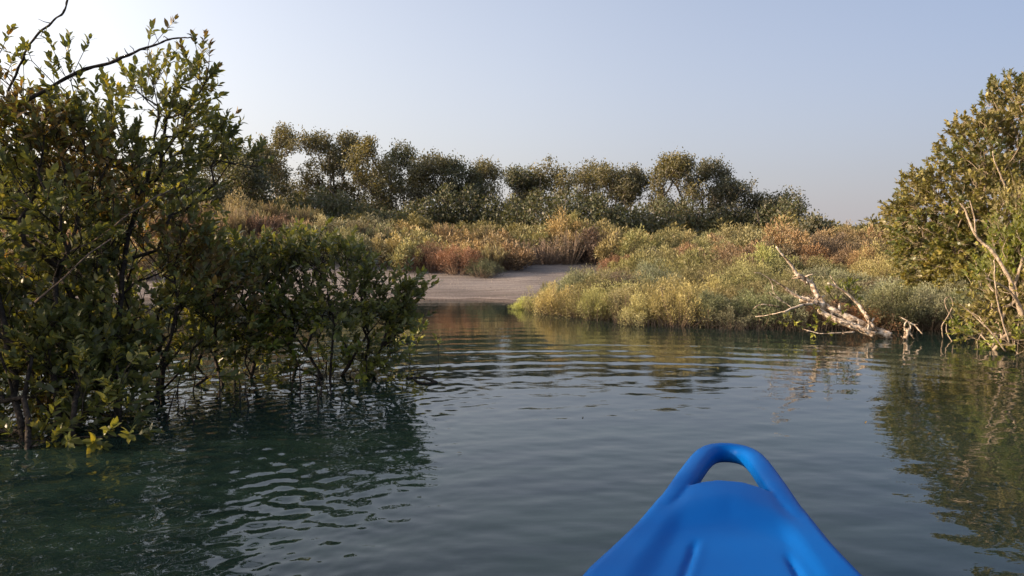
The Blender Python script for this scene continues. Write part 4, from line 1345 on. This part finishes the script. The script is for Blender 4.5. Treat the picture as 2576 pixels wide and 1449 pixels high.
# ------------------------------------------------------------------ kayak
def build_kayak():
    az = math.atan((1822 - 1288) / F)
    root = empty('kayak', (0, 0, 0), 'bright blue plastic kayak bow with moulded carry handle pointing up the channel', 'kayak')
    root.location = (.020, 0, 0)
    root.rotation_euler = (0, 0, -az)       # local +Y runs to the bow
    U = np.array([1.94, 1.93, 1.905, 1.86, 1.79, 1.65, 1.40, 1.2, .9, .5, 0, -.4, -.9, -1.3, -1.5])
    Wd = np.array([0, .038, .066, .086, .100, .124, .179, .236, .290, .335, .36, .36, .29, .14, .0])
    o_ = np.argsort(U)
    def wfull(u): return np.interp(u, U[o_], Wd[o_])
    def zr(u): return .345 + .035 * smooth(1.1, 1.95, u) - .02 * smooth(1.0, .2, u) + .03 * smooth(-.9, -1.5, u)
    us = np.concatenate([np.linspace(-1.49, .9, 70), np.linspace(.91, 1.55, 90), np.linspace(1.556, 1.635, 30)])
    nd = 90; ns = 20
    rows = []
    for u in us:
        w_ = wfull(u)
        nose = float(1 - np.clip((u - 1.53) / .108, 0, 1) ** 2.4)
        w_ = max(w_ * max(nose, 0) ** .5, .002)
        z0 = zr(u)
        v = np.linspace(-1, 1, nd)
        v = np.sign(v) * (1 - (1 - np.abs(v)) ** 1.15)
        y = v * w_
        wf = float(wfull(u))
        a = np.abs(y) / max(wf, .02)
        # rounded gunwale
        edge = np.clip((np.abs(v) * w_ - (w_ - .022)) / .022, 0, 1)
        z = z0 - .020 * (1 - np.sqrt(np.maximum(1 - edge ** 2, 0)))
        # raised hood at the nose, shallow trough behind
        hood = .006 * smooth(1.40, 1.60, u)
        z = z + hood * (1 - smooth(.1, .75, a))
        # valley between hood and the handle arms
        z = z - .005 * np.exp(-((a - .72) / .13) ** 2) * smooth(1.42, 1.55, u)
        rec = smooth(1.57, 1.44, u + .5 * np.abs(y) * 1.2) * (1 - smooth(.50, .72, a))
        z = z - .011 * rec
        # two moulded grooves
        for (ua, va, ub, vb) in ((1.38, -.060, 1.0, -.098), (1.36, .092, 1.0, .150)):
            t = (u - ua) / (ub - ua)
            vc = va + (vb - va) * t
            amp = smooth(0, .18, t) * (1 - smooth(.85, 1, t))
            z = z - .008 * amp * np.exp(-((y - vc) / .0058) ** 2) + .0015 * amp * np.exp(-((y - vc - .013) / .007) ** 2)
        # cockpit well
        well = smooth(.75, .62, u) * smooth(-.75, -.6, u) * (1 - smooth(.62, .80, a))
        z = z - .16 * well
        top = np.stack([y, np.full(nd, u), z], -1)
        # sides and bottom from +edge round to -edge
        ph = np.linspace(0, math.pi, ns + 2)[1:-1]
        sx = np.cos(ph); sz = np.sin(ph)
        kz = -.10 + .30 * float(smooth(1.45, 1.72, u)) + .25 * float(smooth(-1.2, -1.5, u))
        zt = z0 - .024
        sidew = np.sign(sx) * np.abs(sx) ** .45 * w_ * (1.0 - .10 * sz)
        sidez = zt - (zt - kz) * (sz ** .8)
        bot = np.stack([sidew, np.full(ns, u), sidez], -1)
        rows.append(np.concatenate([top, bot]))
    R = np.array(rows)
    nr, nc, _ = R.shape
    V = R.reshape(-1, 3)
    i = np.arange(nr - 1)[:, None] * nc; j = np.arange(nc)[None]; j2 = (j + 1) % nc
    T = np.concatenate([np.stack([i + j, i + j2, i + nc + j2], -1).reshape(-1, 3), np.stack([i + j, i + nc + j2, i + nc + j], -1).reshape(-1, 3)])
    V = np.concatenate([V, R[0].mean(0)[None], R[-1].mean(0)[None]])
    jj = np.arange(nc); e = (nr - 1) * nc
    T = np.concatenate([T, np.stack([(jj + 1) % nc, jj, np.full(nc, len(V) - 2)], -1), np.stack([e + jj, e + (jj + 1) % nc, np.full(nc, len(V) - 1)], -1)])
    g = Geo(); g.add(V, T)
    # handle loop, flattened tube, its arms running on into the gunwales
    hu = np.concatenate([np.linspace(1.42, 1.86, 12), [1.885, 1.905, 1.915]])
    left = [(-(wfull(u) - .026), u) for u in hu]
    left[-3:] = [(-.052, 1.892), (-.036, 1.908), (-.018, 1.917)]
    pts_ = left + [(0, 1.920)] + [(-a, b) for a, b in left[::-1]]
    pts_ = np.array(pts_)
    P = np.stack([pts_[:, 0], pts_[:, 1], zr(pts_[:, 1]) - .020], -1)
    for _ in range(3):
        P[1:-1] = (P[:-2] + 2 * P[1:-1] + P[2:]) / 4
    tan = unit(np.gradient(P, axis=0)); upv = np.array([0, 0, 1.0])
    S = unit(np.cross(tan, upv)); Bv = np.cross(S, tan)
    k = 20; aa = np.arange(k) * 2 * math.pi / k
    ca = np.sign(np.cos(aa)) * np.abs(np.cos(aa)) ** .8; sa = np.sign(np.sin(aa)) * np.abs(np.sin(aa)) ** .8
    rad = np.interp(P[:, 1], [1.42, 1.50, 1.66], [.015, .021, .0258])
    ring = P[:, None] + ca[None, :, None] * S[:, None] * rad[:, None, None] + sa[None, :, None] * Bv[:, None] * (rad * .92)[:, None, None]
    n = len(P)
    Vh = ring.reshape(-1, 3)
    i = np.arange(n - 1)[:, None] * k; j = np.arange(k)[None]; j2 = (j + 1) % k
    Th = np.concatenate([np.stack([i + j, i + k + j2, i + j2], -1).reshape(-1, 3), np.stack([i + j, i + k + j, i + k + j2], -1).reshape(-1, 3)])
    Vh = np.concatenate([Vh, P[:1], P[-1:]])
    e = (n - 1) * k; q = np.arange(k)
    Th = np.concatenate([Th, np.stack([q, (q + 1) % k, np.full(k, len(Vh) - 2)], -1), np.stack([e + (q + 1) % k, e + q, np.full(k, len(Vh) - 1)], -1)])
    g.add(Vh, Th)
    m, nt, o = new_mat('blue_plastic')
    L = nt.links
    geo = N(nt, 'TexCoord')
    n1 = N(nt, 'TexNoise', i_Scale=5.0, i_Detail=5.0); L.new(geo.outputs['Object'], n1.inputs['Vector'])
    r1 = ramp(nt, n1.outputs['Fac'], [(.3, (.0001, .082, .330)), (.7, (.0002, .092, .360))])
    n2 = N(nt, 'TexNoise', i_Scale=260.0, i_Detail=2.0); L.new(geo.outputs['Object'], n2.inputs['Vector'])
    p = N(nt, 'BsdfPrincipled'); p.inputs['Specular IOR Level'].default_value = .09
    r2 = ramp(nt, n1.outputs['Fac'], [(.3, (.38, .38, .38)), (.7, (.52, .52, .52))])
    L.new(r1.outputs[0], p.inputs['Base Color']); L.new(r2.outputs[0], p.inputs['Roughness'])
    b = N(nt, 'Bump', i_Strength=.08, i_Distance=.002); L.new(n2.outputs['Fac'], b.inputs['Height']); L.new(b.outputs[0], p.inputs['Normal'])
    L.new(p.outputs[0], o.inputs[0])
    me = g.mesh('hull', [m], True)
    ob = link('hull', me, root)
    bmh = bmesh.new(); bmh.from_mesh(me); bmesh.ops.recalc_face_normals(bmh, faces=bmh.faces); bmh.to_mesh(me); bmh.free()
    md = ob.modifiers.new('remesh', 'REMESH'); md.mode = 'VOXEL'; md.voxel_size = .0037; md.use_smooth_shade = True
    sm = ob.modifiers.new('smooth', 'SMOOTH'); sm.factor = .5; sm.iterations = 6
    dg = bpy.context.evaluated_depsgraph_get()
    me2 = bpy.data.meshes.new_from_object(ob.evaluated_get(dg))
    ob.modifiers.clear()
    # split the carry handle off as a part of its own
    bm = bmesh.new(); bm.from_mesh(me2)
    def is_handle(f):
        c = f.calc_center_median()
        return c.y > 1.61 and not (abs(c.x) < wfull(c.y) - .056 and c.y < 1.76) and c.z > .30
    fh = [f for f in bm.faces if is_handle(f)]
    bm2 = bm.copy()
    bmesh.ops.delete(bm, geom=fh, context='FACES')
    fh2 = [f for f in bm2.faces if not is_handle(f)]
    bmesh.ops.delete(bm2, geom=fh2, context='FACES')
    mh = bpy.data.meshes.new('hull'); bm.to_mesh(mh); bm.free()
    mk = bpy.data.meshes.new('carry_handle'); bm2.to_mesh(mk); bm2.free()
    for q_ in (mh, mk):
        q_.materials.clear(); q_.materials.append(m)
        q_.polygons.foreach_set('use_smooth', np.ones(len(q_.polygons), bool))
    ob.data = mh
    link('carry_handle', mk, root)
    print('kayak faces', len(mh.polygons), len(mk.polygons))


build_kayak()
tot = sum(len(o.data.polygons) for o in bpy.data.objects if o.type == 'MESH')
uni = sum(len(m_.polygons) for m_ in bpy.data.meshes)
print('objects', len(bpy.data.objects), 'polys instanced', tot, 'unique', uni)
